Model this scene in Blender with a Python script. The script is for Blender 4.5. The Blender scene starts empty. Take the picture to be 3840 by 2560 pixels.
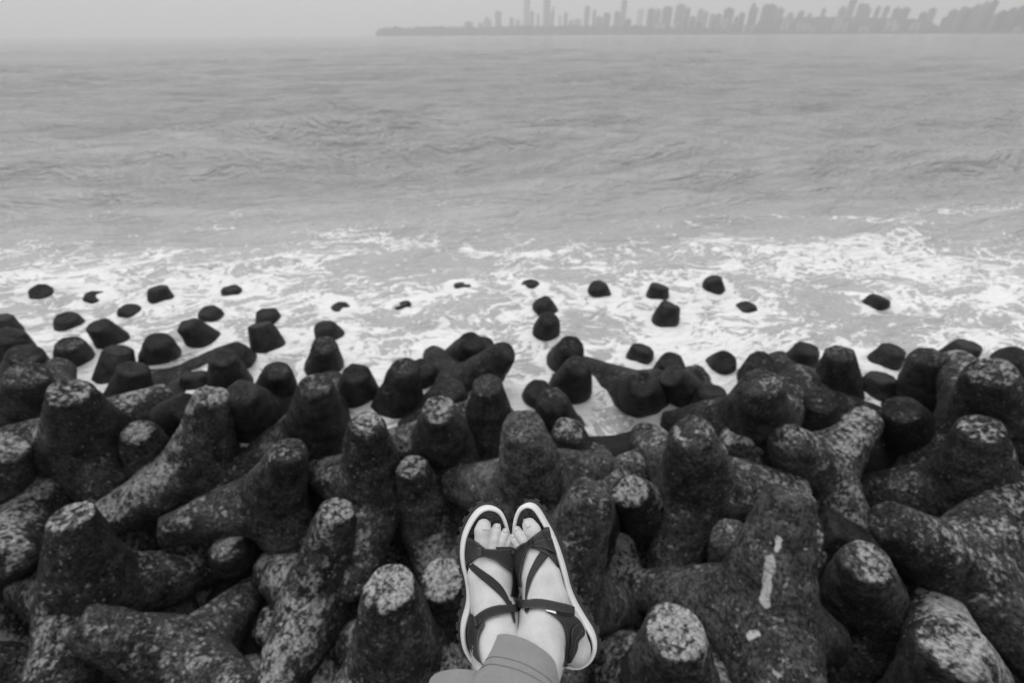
import bpy, math, random
import numpy as np
from mathutils import Vector, Matrix, Quaternion
from mathutils.bvhtree import BVHTree

# ------------------------------------------------------------------ camera, sky, sun, exposure
SC = bpy.context.scene
COL = SC.collection
F_PX, PITCH, CAM_H, ROLL = 1706.7, math.radians(33.97), 4.4, math.radians(0.3)
CAM = Vector((0, 0, CAM_H))
FWD = Vector((0, math.cos(PITCH), -math.sin(PITCH)))
_r0, _u0 = Vector((1, 0, 0)), Vector((0, math.sin(PITCH), math.cos(PITCH)))
RGT = math.cos(ROLL) * _r0 - math.sin(ROLL) * _u0
UPV = math.sin(ROLL) * _r0 + math.cos(ROLL) * _u0

cam_data = bpy.data.cameras.new('camera')
cam = bpy.data.objects.new('camera', cam_data)
COL.objects.link(cam)
M = Matrix((RGT, UPV, -FWD)).transposed().to_4x4()
M.translation = CAM
cam.matrix_world = M
cam_data.sensor_width = 36.0
cam_data.lens = 16.0
cam_data.clip_start = 0.05
cam_data.clip_end = 40000.0
cam_data.dof.use_dof = True
cam_data.dof.focus_distance = 0.86
cam_data.dof.aperture_fstop = 2.5
cam_data.dof.aperture_blades = 9
SC.camera = cam

SUN_EL, SUN_AZ = math.radians(66), math.radians(-30)      # azimuth measured from straight ahead (+y), minus = left
world = bpy.data.worlds.new('World')
SC.world = world
world.use_nodes = True
wn, wl = world.node_tree.nodes, world.node_tree.links
for n in list(wn): wn.remove(n)
sky = wn.new('ShaderNodeTexSky')
sky.sky_type = 'NISHITA'
sky.sun_disc = False
sky.sun_elevation = SUN_EL
sky.sun_rotation = SUN_AZ
sky.air_density, sky.dust_density, sky.ozone_density = 1.0, 4.0, 1.0
bw = wn.new('ShaderNodeRGBToBW')
ov = wn.new('ShaderNodeMix'); ov.data_type = 'FLOAT'
ov.inputs[0].default_value = 0.82                        # an even overcast veil over the clear sky
ov.inputs[3].default_value = 9.2
bg = wn.new('ShaderNodeBackground'); bg.inputs['Strength'].default_value = 0.1
wo = wn.new('ShaderNodeOutputWorld')
wl.new(sky.outputs[0], bw.inputs[0]); wl.new(bw.outputs[0], ov.inputs[2])
wl.new(ov.outputs[0], bg.inputs['Color']); wl.new(bg.outputs[0], wo.inputs['Surface'])

sun_data = bpy.data.lights.new('sun', 'SUN')
sun_data.energy = 1.1
sun_data.angle = math.radians(40)
sun = bpy.data.objects.new('sun', sun_data)
COL.objects.link(sun)
sdir = Vector((math.sin(SUN_AZ) * math.cos(SUN_EL), math.cos(SUN_AZ) * math.cos(SUN_EL), math.sin(SUN_EL)))
sun.rotation_euler = sdir.to_track_quat('Z', 'Y').to_euler()
sun.location = (0, 0, 30)

SC.view_settings.view_transform = 'Standard'
SC.view_settings.look = 'None'
SC.view_settings.exposure = 0.0
SC.view_settings.gamma = 1.0
SC.view_settings.use_curve_mapping = False
SC.cycles.max_bounces = 5
SC.cycles.diffuse_bounces = 3
SC.cycles.glossy_bounces = 3
SC.cycles.volume_bounces = 1
SC.cycles.use_denoising = True

# ------------------------------------------------------------------ helpers
def ray(px, py):
    return FWD + RGT * ((px - 1920) / F_PX) - UPV * ((py - 1280) / F_PX)
def at(px, py, dist):                       # point on the pixel's ray at a horizontal distance
    d = ray(px, py)
    return CAM + d * (dist / math.hypot(d.x, d.y))
def on_plane(px, py, o, n):
    d = ray(px, py)
    return CAM + d * ((o - CAM).dot(n) / d.dot(n))

def tag(o, label=None, cat=None, group=None, kind=None):
    if label: o['label'] = label
    if cat: o['category'] = cat
    if group: o['group'] = group
    if kind: o['kind'] = kind
    return o
def empty(name, loc=(0, 0, 0)):
    o = bpy.data.objects.new(name, None); COL.objects.link(o)
    o.location = loc; o.empty_display_size = 0.1
    return o
def mesh_obj(name, verts, faces, mat, parent=None, smooth=True):
    me = bpy.data.meshes.new(name)
    me.from_pydata([tuple(v) for v in verts], [], [tuple(f) for f in faces])
    if smooth: me.shade_smooth()
    me.update()
    if mat: me.materials.append(mat)
    o = bpy.data.objects.new(name, me); COL.objects.link(o)
    if parent: o.parent = parent
    return o
def np_mesh(name, V, Q):
    """fast mesh from numpy quads"""
    me = bpy.data.meshes.new(name)
    me.vertices.add(len(V)); me.vertices.foreach_set('co', np.asarray(V, np.float32).ravel())
    nq = len(Q)
    me.loops.add(nq * 4); me.loops.foreach_set('vertex_index', np.asarray(Q, np.int32).ravel())
    me.polygons.add(nq)
    me.polygons.foreach_set('loop_start', np.arange(0, nq * 4, 4, dtype=np.int32))
    me.polygons.foreach_set('use_smooth', np.ones(nq, bool))
    me.update(calc_edges=True); me.validate()
    return me

def surface_nets(f, org, h):
    """f: scalar field, negative inside; returns verts, quads"""
    s = f < 0
    nx, ny, nz = f.shape
    cs = np.zeros((nx - 1, ny - 1, nz - 1), np.int8)
    for a in (0, 1):
        for b in (0, 1):
            for c in (0, 1):
                cs += s[a:nx - 1 + a, b:ny - 1 + b, c:nz - 1 + c]
    act = (cs > 0) & (cs < 8)
    idx = -np.ones(act.shape, np.int64)
    ijk = np.argwhere(act)
    idx[act] = np.arange(len(ijk))
    acc = np.zeros((len(ijk), 3)); cnt = np.zeros(len(ijk))
    I, J, K = ijk.T
    for ax in range(3):
        for u in (0, 1):
            for v in (0, 1):
                o = [0, 0, 0]; o[(ax + 1) % 3] = u; o[(ax + 2) % 3] = v
                p = [0, 0, 0]; p[ax] = 1
                f0 = f[I + o[0], J + o[1], K + o[2]]
                f1 = f[I + o[0] + p[0], J + o[1] + p[1], K + o[2] + p[2]]
                m = (f0 < 0) != (f1 < 0)
                t = np.where(m, f0 / np.where(m, f0 - f1, 1), 0)
                w = np.zeros((len(ijk), 3)); w += o; w[:, ax] = t
                acc[m] += w[m]; cnt[m] += 1
    V = (ijk + acc / cnt[:, None]) * h + np.asarray(org)
    Q = []
    for ax in range(3):
        a1, a2 = (ax + 1) % 3, (ax + 2) % 3
        sl0 = [slice(None)] * 3; sl1 = [slice(None)] * 3
        sl0[ax] = slice(0, -1); sl1[ax] = slice(1, None)
        s0, s1 = s[tuple(sl0)], s[tuple(sl1)]
        e = np.argwhere(s0 != s1)
        ok = (e[:, a1] > 0) & (e[:, a2] > 0) & (e[:, a1] < f.shape[a1] - 1) & (e[:, a2] < f.shape[a2] - 1)
        e = e[ok]
        flip = s0[tuple(e.T)]
        c = []
        for (u, v) in ((-1, -1), (0, -1), (0, 0), (-1, 0)):
            g = e.copy(); g[:, a1] += u; g[:, a2] += v
            c.append(idx[tuple(g.T)])
        q = np.stack(c, 1)
        q[~flip] = q[~flip][:, ::-1]
        Q.append(q)
    Q = np.concatenate(Q)
    return V, Q
def smin(a, b, k):
    h = np.clip(0.5 + 0.5 * (b - a) / k, 0, 1)
    return b + (a - b) * h - k * h * (1 - h)
def lattice(rs, P, scale):
    """value noise in [-1,1] at points P (..,3)"""
    G = rs.uniform(-1, 1, (32, 32, 32))
    q = P * scale + 100
    i = np.floor(q).astype(int); t = q - i; t = t * t * (3 - 2 * t)
    r = 0
    for a in (0, 1):
        for b in (0, 1):
            for c in (0, 1):
                w = np.abs(1 - a - t[..., 0]) * np.abs(1 - b - t[..., 1]) * np.abs(1 - c - t[..., 2])
                r = r + w * G[(i[..., 0] + a) % 32, (i[..., 1] + b) % 32, (i[..., 2] + c) % 32]
    return r

# ------------------------------------------------------------------ material helpers
class NT:
    def __init__(self, name):
        self.m = bpy.data.materials.new(name); self.m.use_nodes = True
        self.t = self.m.node_tree; self.n = self.t.nodes
        for x in list(self.n): self.n.remove(x)
        self.out = self.n.new('ShaderNodeOutputMaterial')
        self.b = self.n.new('ShaderNodeBsdfPrincipled')
        self.t.links.new(self.b.outputs[0], self.out.inputs[0])
    def new(self, t, **k):
        x = self.n.new(t)
        for a, v in k.items(): setattr(x, a, v)
        return x
    def link(self, a, b): self.t.links.new(a, b)
    def put(self, v, sock):
        if isinstance(v, (int, float)): sock.default_value = v
        elif isinstance(v, tuple): sock.default_value = v
        else: self.link(v, sock)
    def math(self, op, a, b=0.0, c=None, clamp=False):
        x = self.new('ShaderNodeMath', operation=op, use_clamp=clamp)
        self.put(a, x.inputs[0]); self.put(b, x.inputs[1])
        if c is not None: self.put(c, x.inputs[2])
        return x.outputs[0]
    def vmath(self, op, a, b):
        x = self.new('ShaderNodeVectorMath', operation=op)
        self.put(a, x.inputs[0]); self.put(b, x.inputs[1])
        return x.outputs[0]
    def noise(self, vec, scale, detail=4, rough=0.55, dist=0.0):
        x = self.new('ShaderNodeTexNoise'); self.put(vec, x.inputs['Vector'])
        x.inputs['Scale'].default_value = scale; x.inputs['Detail'].default_value = detail
        x.inputs['Roughness'].default_value = rough; x.inputs['Distortion'].default_value = dist
        return x.outputs[0]
    def ss(self, v, lo, hi, a=0.0, b=1.0):
        x = self.new('ShaderNodeMapRange', interpolation_type='SMOOTHSTEP')
        self.put(v, x.inputs[0]); self.put(lo, x.inputs[1]); self.put(hi, x.inputs[2]); self.put(a, x.inputs[3]); self.put(b, x.inputs[4])
        return x.outputs[0]
    def mix(self, f, a, b):
        x = self.new('ShaderNodeMix'); x.data_type = 'FLOAT'
        self.put(f, x.inputs[0]); self.put(a, x.inputs[2]); self.put(b, x.inputs[3])
        return x.outputs[0]
    def prop(self, name):
        x = self.new('ShaderNodeAttribute'); x.attribute_type = 'OBJECT'; x.attribute_name = name
        return x.outputs['Fac']
    def grey(self, v, rough=0.7, bump=None, strength=0.5, dist=0.01, spec=0.5):
        self.put(v, self.b.inputs['Base Color']) if not isinstance(v, (int, float)) else setattr(self.b.inputs['Base Color'], 'default_value', (v, v, v, 1))
        self.put(rough, self.b.inputs['Roughness'])
        self.b.inputs['Specular IOR Level'].default_value = spec
        if bump is not None:
            x = self.new('ShaderNodeBump'); x.inputs['Strength'].default_value = strength; x.inputs['Distance'].default_value = dist
            self.link(bump, x.inputs['Height']); self.link(x.outputs[0], self.b.inputs['Normal'])
        return self.m

def mat_plain(name, v, rough=0.7, var=0.15, scale=30.0, bump=0.3, dist=0.002, spec=0.5):
    t = NT(name); co = t.new('ShaderNodeTexCoord').outputs['Object']
    n = t.noise(co, scale, 5)
    return t.grey(t.math('MULTIPLY', v, t.ss(n, 0.25, 0.75, 1 - var, 1 + var)), rough, n, bump, dist, spec)

TETRA = [
 ('w0', -9.182, 8.067, -0.475, 0.628, -0.166, 1.788, -0.04),
 ('w1', -8.245, 7.679, -0.633, 0.292, 0.309, 1.154, -0.034),
 ('w2', -6.673, 7.532, -0.529, -0.058, 0.198, 2.533, -0.09),
 ('w3', -5.513, 7.98, -0.74, -0.006, 0.036, -1.718, -0.052),
 ('w4', -8.613, 6.404, -0.544, 0.148, 0.246, 3.649, -0.046),
 ('w5', -7.975, 6.902, -0.612, 0.25, 0.251, 0.603, -0.061),
 ('w6', -7.19, 7.211, -0.656, 0.341, 0.117, 2.19, -0.079),
 ('w7', -5.393, 7.059, -0.631, 0.12, -0.185, 3.126, -0.057),
 ('w8', -4.368, 6.877, -0.634, -0.106, 0.085, -2.204, -0.048),
 ('w9', -6.554, 6.359, -0.427, 0.072, 0.249, -2.996, -0.085),
 ('w10', -4.99, 6.462, -0.406, 0.305, -0.124, -0.701, -0.072),
 ('w11', -3.843, 5.987, -0.506, 0.051, -0.301, -1.979, -0.027),
 ('w12', -2.903, 6.489, -0.591, 0.023, -0.243, 1.355, -0.046),
 ('w13', -3.231, 7.336, -0.774, 0.144, -0.083, 2.828, -0.038),
 ('w14', -1.782, 7.198, -0.716, -0.048, -0.253, -0.418, -0.045),
 ('w15', -1.022, 8.021, -0.81, -0.118, -0.06, -1.677, -0.04),
 ('w16', 0.539, 8.167, -0.707, 0.194, -0.095, -1.574, -0.053),
 ('w17', 1.873, 7.923, -0.585, 0.355, 0.291, -3.49, -0.059),
 ('w18', 2.767, 7.7, -0.677, -0.06, -0.037, -2.155, -0.018),
 ('w19', 4.145, 7.944, -0.564, -0.034, -0.243, -0.152, -0.079),
 ('w20', 0.896, 7.164, -0.612, 0.063, -0.341, -0.566, -0.039),
 ('w21', 2.566, 6.779, -0.542, -0.029, 0.199, 0.715, -0.058),
 ('w22', 0.525, 6.664, -0.472, 0.036, 0.343, -2.314, -0.074),
 ('w23', 4.396, 7.3, -0.819, 0.134, 0.021, -2.674, -0.033),
 ('w24', 6.479, 7.327, -0.677, 0.445, 0.011, 3.206, -0.04),
 ('w25', 1.874, 5.745, -0.732, -0.159, 0.057, -1.823, -0.042),
 ('w26', 3.281, 6.02, -0.631, 0.27, -0.515, 1.815, -0.05),
 ('w27', 4.438, 5.718, -0.607, -0.018, 0.13, -2.937, -0.041),
 ('w28', 5.682, 5.69, -0.669, 0.086, 0.068, 0.481, -0.03),
 ('w29', 6.679, 5.626, -0.503, 0.07, 0.097, 0.129, -0.077),
 ('w30', 5.221, 4.792, -0.646, -0.189, 0.048, 1.385, -0.018),
 ('w31', 5.892, 5.072, -0.518, 0.177, 0.105, 0.864, -0.113),
 ('w32', -4.599, 4.938, -0.67, -0.218, -0.028, -0.523, -0.032),
 ('w33', 2.637, 4.514, -0.535, -0.052, 0.021, 2.991, -0.036),
 ('g1', -4.054, 2.277, -0.081, -0.07, 0.251, 0.765, -0.06),
 ('g2', -3.163, 1.907, -0.606, 0.103, -0.684, -0.377, -0.125),
 ('f1', -2.007, 2.477, -0.444, -0.302, -0.758, -3.636, -0.08),
 ('f2', -0.934, 1.6, 0.135, 0.004, 0.132, 1.94, -0.034),
 ('f6', -0.468, 2.07, -0.241, 0.041, -0.156, 1.454, -0.048),
 ('f3', -0.965, 3.3, -0.381, -0.136, -0.105, 2.865, -0.095),
 ('f5', -2.834, 3.388, -0.114, -0.642, 0.268, -2.569, -0.063),
 ('f4', -1.584, 3.343, 0.146, -0.235, 0.019, -3.611, -0.049),
 ('g4', -4.424, 3.792, -0.258, -0.076, 0.292, -1.467, -0.075),
 ('g3', -5.681, 3.668, -0.642, -0.002, 0.211, -0.291, -0.04),
 ('g5', -5.252, 2.768, 0.016, 0.244, 1.035, -0.573, -0.086),
 ('g6', -5.822, 3.214, 0.097, -0.011, 0.688, -0.04, -0.017),
 ('a7', -5.948, 4.097, 0.478, -1.617, -0.656, -3.957, -0.017),
 ('a5', -7.04, 5.082, -0.015, 0.101, 0.562, -0.162, -0.003),
 ('a6', -7.96, 5.774, -0.188, -0.572, 0.42, -2.34, -0.002),
 ('a8', -4.885, 3.718, 0.545, 0.035, 0.542, -0.783, -0.025),
 ('a1', -7.069, 5.811, -0.427, 0.19, 0.375, 0.324, -0.046),
 ('a2', -6.086, 5.146, -0.428, 0.139, 0.53, 2.289, -0.036),
 ('a3', -5.776, 6.0, -0.299, 0.676, -0.815, 3.511, -0.044),
 ('a4', -5.469, 4.718, -0.183, -0.204, 0.407, -0.493, -0.063),
 ('a9', -5.172, 5.325, -0.125, 1.025, -0.214, 0.732, -0.085),
 ('a14', -4.656, 4.412, -0.017, 0.88, 0.304, 1.633, -0.084),
 ('a10', -4.119, 5.128, -0.214, 0.309, -0.107, 2.652, -0.087),
 ('a11', -4.41, 5.916, -0.251, 0.23, 0.618, -1.09, -0.075),
 ('a12', -3.739, 3.746, 0.115, 0.345, 0.352, 1.95, -0.025),
 ('a13', -3.337, 4.411, 0.102, 0.196, 0.502, -1.345, -0.049),
 ('b1', -3.464, 4.982, -0.124, 0.241, 0.412, -0.031, -0.1),
 ('b2', -3.006, 5.673, -0.295, -1.007, 0.08, -4.191, -0.043),
 ('b3', -2.294, 5.067, -0.305, -0.168, 0.446, -2.5, -0.044),
 ('b4', -1.664, 4.836, -0.145, -0.244, 0.359, -2.32, -0.026),
 ('b4b', -1.441, 5.497, -0.572, -0.153, 0.451, -2.825, -0.042),
 ('b5', -2.445, 4.122, 0.276, -0.263, 0.479, -2.475, -0.055),
 ('b6', -0.35, 5.856, -0.575, -0.073, -0.146, 2.313, -0.052),
 ('b6b', -0.91, 6.028, -0.259, 0.169, 0.552, -1.252, -0.057),
 ('b7', -0.751, 5.1, 0.043, 0.054, 0.7, -0.044, -0.062),
 ('b8', -0.745, 4.558, -0.324, 0.079, -0.148, 1.858, -0.082),
 ('b9', -0.847, 3.813, 0.334, -0.173, 0.63, -3.072, -0.064),
 ('b11', -0.293, 4.123, 0.04, 0.111, -0.046, 1.166, -0.049),
 ('c12', 0.201, 2.9, 0.634, -0.107, -0.187, 2.727, -0.051),
 ('c13', 0.782, 3.668, -0.087, 0.262, -0.063, -1.216, -0.073),
 ('c5', 1.789, 4.938, 0.054, 0.67, 0.432, -1.704, -0.044),
 ('c14', 1.928, 3.1, 0.474, 0.23, -0.31, -0.106, -0.029),
 ('c15', 2.871, 3.287, -0.213, -0.322, -0.355, 0.385, -0.023),
 ('e2', 1.564, 3.159, -0.194, 0.278, -0.454, 0.121, -0.057),
 ('e1', 0.323, 1.882, 0.669, -0.273, 0.363, 0.424, -0.131),
 ('e3', 0.346, 2.621, -0.575, -0.268, -0.067, -1.384, -0.104),
 ('e5', 1.153, 1.26, 0.269, -0.079, -0.133, 0.234, -0.011),
 ('e6', 2.339, 2.406, -0.027, 0.541, -0.249, -1.663, -0.081),
 ('d8', 1.968, 1.785, 0.527, -0.425, 0.245, 0.315, -0.044),
 ('d7', 4.823, 3.085, 0.35, -0.543, -0.178, 2.54, -0.028),
 ('d9', 4.051, 2.268, 0.322, -0.361, -0.879, 0.519, -0.073),
 ('d11', 4.616, 2.28, -0.541, 0.031, -1.987, -0.15, -0.08),
 ('d10', 3.159, 1.158, 0.374, 0.169, -0.495, -0.951, -0.012),
 ('d12', 3.337, 2.18, -0.167, -0.292, -0.405, 1.679, -0.053),
 ('c9', 2.824, 3.822, 0.618, -0.417, -0.608, 2.661, -0.02),
 ('c6', 2.702, 5.011, -0.17, 0.513, -0.478, -0.765, -0.069),
 ('c7', 2.467, 5.607, -0.461, 0.384, 0.294, -2.233, -0.063),
 ('c10', 3.763, 5.429, -0.283, -0.043, -0.57, 1.857, -0.061),
 ('c11', 4.069, 4.885, 0.034, 0.947, 0.193, -2.53, -0.072),
 ('d1', 4.712, 4.996, -0.143, -0.464, -0.086, 2.947, -0.068),
 ('d2', 5.691, 4.673, 0.017, -0.451, -0.24, 2.113, -0.042),
 ('d3', 5.28, 3.671, 0.801, 0.458, -0.521, -0.789, -0.006),
 ('d4', 7.424, 5.113, -0.227, 0.285, -0.499, -0.792, -0.016),
 ('d5', 3.383, 3.42, 0.259, 1.85, 0.736, 2.819, -0.086),
 ('d5b', 5.119, 4.041, 0.053, -0.327, -0.717, 1.341, -0.045),
 ('d6', 3.815, 4.214, 0.003, -0.125, -0.518, 2.065, -0.051),
 ('c1', 0.811, 5.914, -0.248, -0.348, 0.933, -3.565, -0.051),
 ('c2', 0.806, 5.114, -0.138, 0.368, 0.005, 0.285, -0.081),
 ('c3', 0.349, 5.125, -0.547, 0.387, 0.096, -0.463, -0.069),
 ('c4', 0.622, 4.352, -0.16, 0.161, 0.548, -3.494, -0.05),
 ('h2', 6.668, 3.949, -0.206, 1.157, 0.147, -2.659, -0.052),
 ('h1', 5.832, 3.1, -0.197, 0.386, -0.572, -0.74, -0.05),
 ('h3', 0.756, 3.049, 0.123, 0.537, 0.398, -1.422, -0.076),
 ('fill0', -5.34, 2.188, -1.001, -2.214, -1.444, -1.632, -0.09),
 ('fill1', -3.475, 3.214, -0.994, -1.242, -0.997, 1.322, -0.14),
 ('fill2', -2.565, 1.654, -1.16, 0.615, 0.916, 1.51, -0.115),
 ('fill3', -4.323, 1.851, -1.07, -0.853, -0.228, 2.78, -0.052),
 ('fill4', 1.142, 2.137, -0.649, -0.924, -0.036, -0.076, -0.125),
 ('fill5', 3.691, 1.714, -1.093, -0.258, -3.209, 2.009, -0.147),
 ('fill6', -0.219, 3.39, -1.017, 1.726, 0.301, -0.31, -0.15),
 ('fill7', 6.301, 2.789, -0.916, 0.946, -1.066, 0.253, -0.072),
 ('fill8', 4.409, 3.094, -0.586, -0.105, -2.062, -0.841, -0.084),
 ('fill9', -2.665, 4.139, -1.2, 1.623, 0.505, -1.232, -0.056),
 ('fill10', -1.804, 2.216, -1.111, -0.171, 0.625, -1.188, -0.112),
 ('fill11', -1.67, 3.326, -1.199, 1.31, -1.057, 2.424, -0.107),
 ('fill12', 0.556, 1.639, -1.153, -1.094, -0.367, 0.885, -0.072),
 ('fill13', 2.407, 2.102, -1.195, 0.768, 1.174, 1.842, -0.067),
 ('fill14', -0.91, 1.647, -1.16, 3.136, -1.117, 0.893, -0.079),
 ('fill15', 2.051, 3.981, -0.737, -2.04, 1.468, -0.663, -0.158),
 ('fill16', -3.993, 2.809, -1.151, 0.763, -2.058, 0.495, -0.141),
 ('fill17', 3.648, 2.93, -1.155, -2.18, 0.169, 0.729, -0.127),
 ('fill18', -4.804, 4.134, -1.175, 0.54, 0.485, -1.666, -0.157),
]

# ------------------------------------------------------------------ sea
def make_water():
    t = NT('sea_water')
    geo = t.new('ShaderNodeNewGeometry'); pos = geo.outputs['Position']
    xyz = t.new('ShaderNodeSeparateXYZ'); t.link(pos, xyz.inputs[0])
    x, y = xyz.outputs[0], xyz.outputs[1]
    # ripples, longer along the crests
    def along(vec, deg, sx):
        """coordinates turned by deg and squeezed along the crests"""
        q = t.new('ShaderNodeSeparateXYZ'); t.put(vec, q.inputs[0]); c_, s_ = math.cos(math.radians(deg)), math.sin(math.radians(deg))
        u_ = t.math('MULTIPLY', t.math('ADD', t.math('MULTIPLY', q.outputs[0], c_), t.math('MULTIPLY', q.outputs[1], s_)), sx)
        v_ = t.math('ADD', t.math('MULTIPLY', q.outputs[0], -s_), t.math('MULTIPLY', q.outputs[1], c_))
        k_ = t.new('ShaderNodeCombineXYZ'); t.link(u_, k_.inputs[0]); t.link(v_, k_.inputs[1])
        return k_.outputs[0]
    rp = along(pos, 14, 0.42)
    r1 = t.noise(rp, 0.9, 5, 0.65, 0.5); r2 = t.noise(rp, 4.0, 4, 0.6, 0.3); r3 = t.noise(rp, 0.22, 3, 0.5)
    rip = t.math('ADD', t.math('ADD', t.math('MULTIPLY', r1, 0.85), t.math('MULTIPLY', r2, 0.20)), t.math('MULTIPLY', r3, 1.2))
    # surf foam: torn sheets against the pile, thinning to drifting threads offshore
    wob = t.math('MULTIPLY', t.math('SUBTRACT', t.noise(pos, 0.16, 2), 0.5), 3.6)
    off = t.math('ADD', t.math('SUBTRACT', y, t.math('MULTIPLY', t.math('ABSOLUTE', x), 0.02)), wob)
    def lin(lo, hi, x0, x1):
        x = t.new('ShaderNodeMapRange'); t.put(off, x.inputs[0])
        for k_, v_ in zip((1, 2, 3, 4), (lo, hi, x0, x1)): x.inputs[k_].default_value = v_
        return x.outputs[0]
    col_at = t.new('ShaderNodeAttribute'); col_at.attribute_type = 'GEOMETRY'; col_at.attribute_name = 'collar'
    cover = t.math('MINIMUM', lin(5.6, 8.0, 0.96, 0.45), lin(8.0, 14.5, 0.45, 0.02))
    cover = t.math('ADD', cover, t.math('MULTIPLY', col_at.outputs['Fac'], 0.42))
    wn1 = t.new('ShaderNodeTexNoise'); wn1.inputs['Scale'].default_value = 0.9; wn1.inputs['Detail'].default_value = 4; t.link(pos, wn1.inputs['Vector'])
    warp = t.vmath('MULTIPLY', t.vmath('SUBTRACT', wn1.outputs['Color'], (0.5, 0.5, 0.5)), (1.6, 1.1, 0.0))
    fp = along(t.vmath('ADD', pos, warp), 12, 0.55)
    def ridge(scale, detail, k):
        n = t.noise(fp, scale, detail, 0.6, 0.6)
        return t.math('SUBTRACT', 1.0, t.math('MULTIPLY', t.math('ABSOLUTE', t.math('SUBTRACT', n, 0.5)), k))
    lace = t.math('MAXIMUM', t.math('MAXIMUM', ridge(1.1, 4, 8.5), t.math('SUBTRACT', ridge(2.6, 4, 7.5), 0.10)), t.math('SUBTRACT', ridge(6.0, 3, 5.0), 0.28))
    patch = t.noise(fp, 0.6, 5, 0.65)
    grit = t.noise(fp, 11.0, 4, 0.7)
    v = t.math('ADD', t.math('ADD', t.math('MULTIPLY', lace, 0.56), t.math('MULTIPLY', t.ss(patch, 0.30, 0.70), 0.36)), t.math('MULTIPLY', t.ss(grit, 0.3, 0.7), 0.22))
    th = t.math('SUBTRACT', 1.10, cover)
    foam = t.math('MULTIPLY', t.ss(t.math('SUBTRACT', v, th), -0.02, 0.08), t.ss(cover, 0.01, 0.12))
    # milky water between the threads
    milk = t.math('MULTIPLY', t.ss(t.math('SUBTRACT', v, th), -0.45, 0.1), cover)
    silt = t.math('ADD', t.math('ADD', t.math('MULTIPLY', t.ss(y, 10.0, 45.0, 1.0, 0.0), 0.10), t.ss(t.noise(pos, 0.05, 3), 0.3, 0.7, 0.285, 0.325)), t.math('MULTIPLY', milk, 0.13))
    col = t.mix(foam, silt, t.ss(grit, 0.3, 0.7, 0.78, 0.92))
    rough = t.mix(foam, 0.10, 0.75)
    t.put(col, t.b.inputs['Base Color']); t.put(rough, t.b.inputs['Roughness'])
    t.b.inputs['IOR'].default_value = 1.45
    b1 = t.new('ShaderNodeBump'); b1.inputs['Strength'].default_value = 1.0; b1.inputs['Distance'].default_value = 1.1; t.link(t.math('MULTIPLY', rip, t.ss(y, 8.0, 18.0, 0.3, 1.0)), b1.inputs['Height'])
    b2 = t.new('ShaderNodeBump'); b2.inputs['Strength'].default_value = 0.5; b2.inputs['Distance'].default_value = 0.05
    t.link(t.math('MULTIPLY', foam, t.math('ADD', 0.5, grit)), b2.inputs['Height']); t.link(b1.outputs[0], b2.inputs['Normal']); t.link(b2.outputs[0], t.b.inputs['Normal'])
    return t.m
SEA_LEVEL = 0.12
def leg_crossings():
    out = []
    for row in TETRA:
        rv = Vector(row[4:7]); q = Quaternion(rv.normalized(), rv.length); s_ = math.exp(row[7]) * 1.05; c = Vector(row[1:4])
        if c.y < 3.6: continue
        for a in (None, 0, 1, 2):
            d = Vector((0, 0, 1)) if a is None else Vector((math.sqrt(8) / 3 * math.cos(a * 2 * math.pi / 3), math.sqrt(8) / 3 * math.sin(a * 2 * math.pi / 3), -1 / 3))
            tip = c + (q @ d) * 1.1 * s_
            if (c.z - SEA_LEVEL) * (tip.z - SEA_LEVEL) < 0:
                f = (SEA_LEVEL - c.z) / (tip.z - c.z); p = c.lerp(tip, f); out.append((p.x, p.y, 0.40 - 0.22 * f))
    return out
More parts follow.
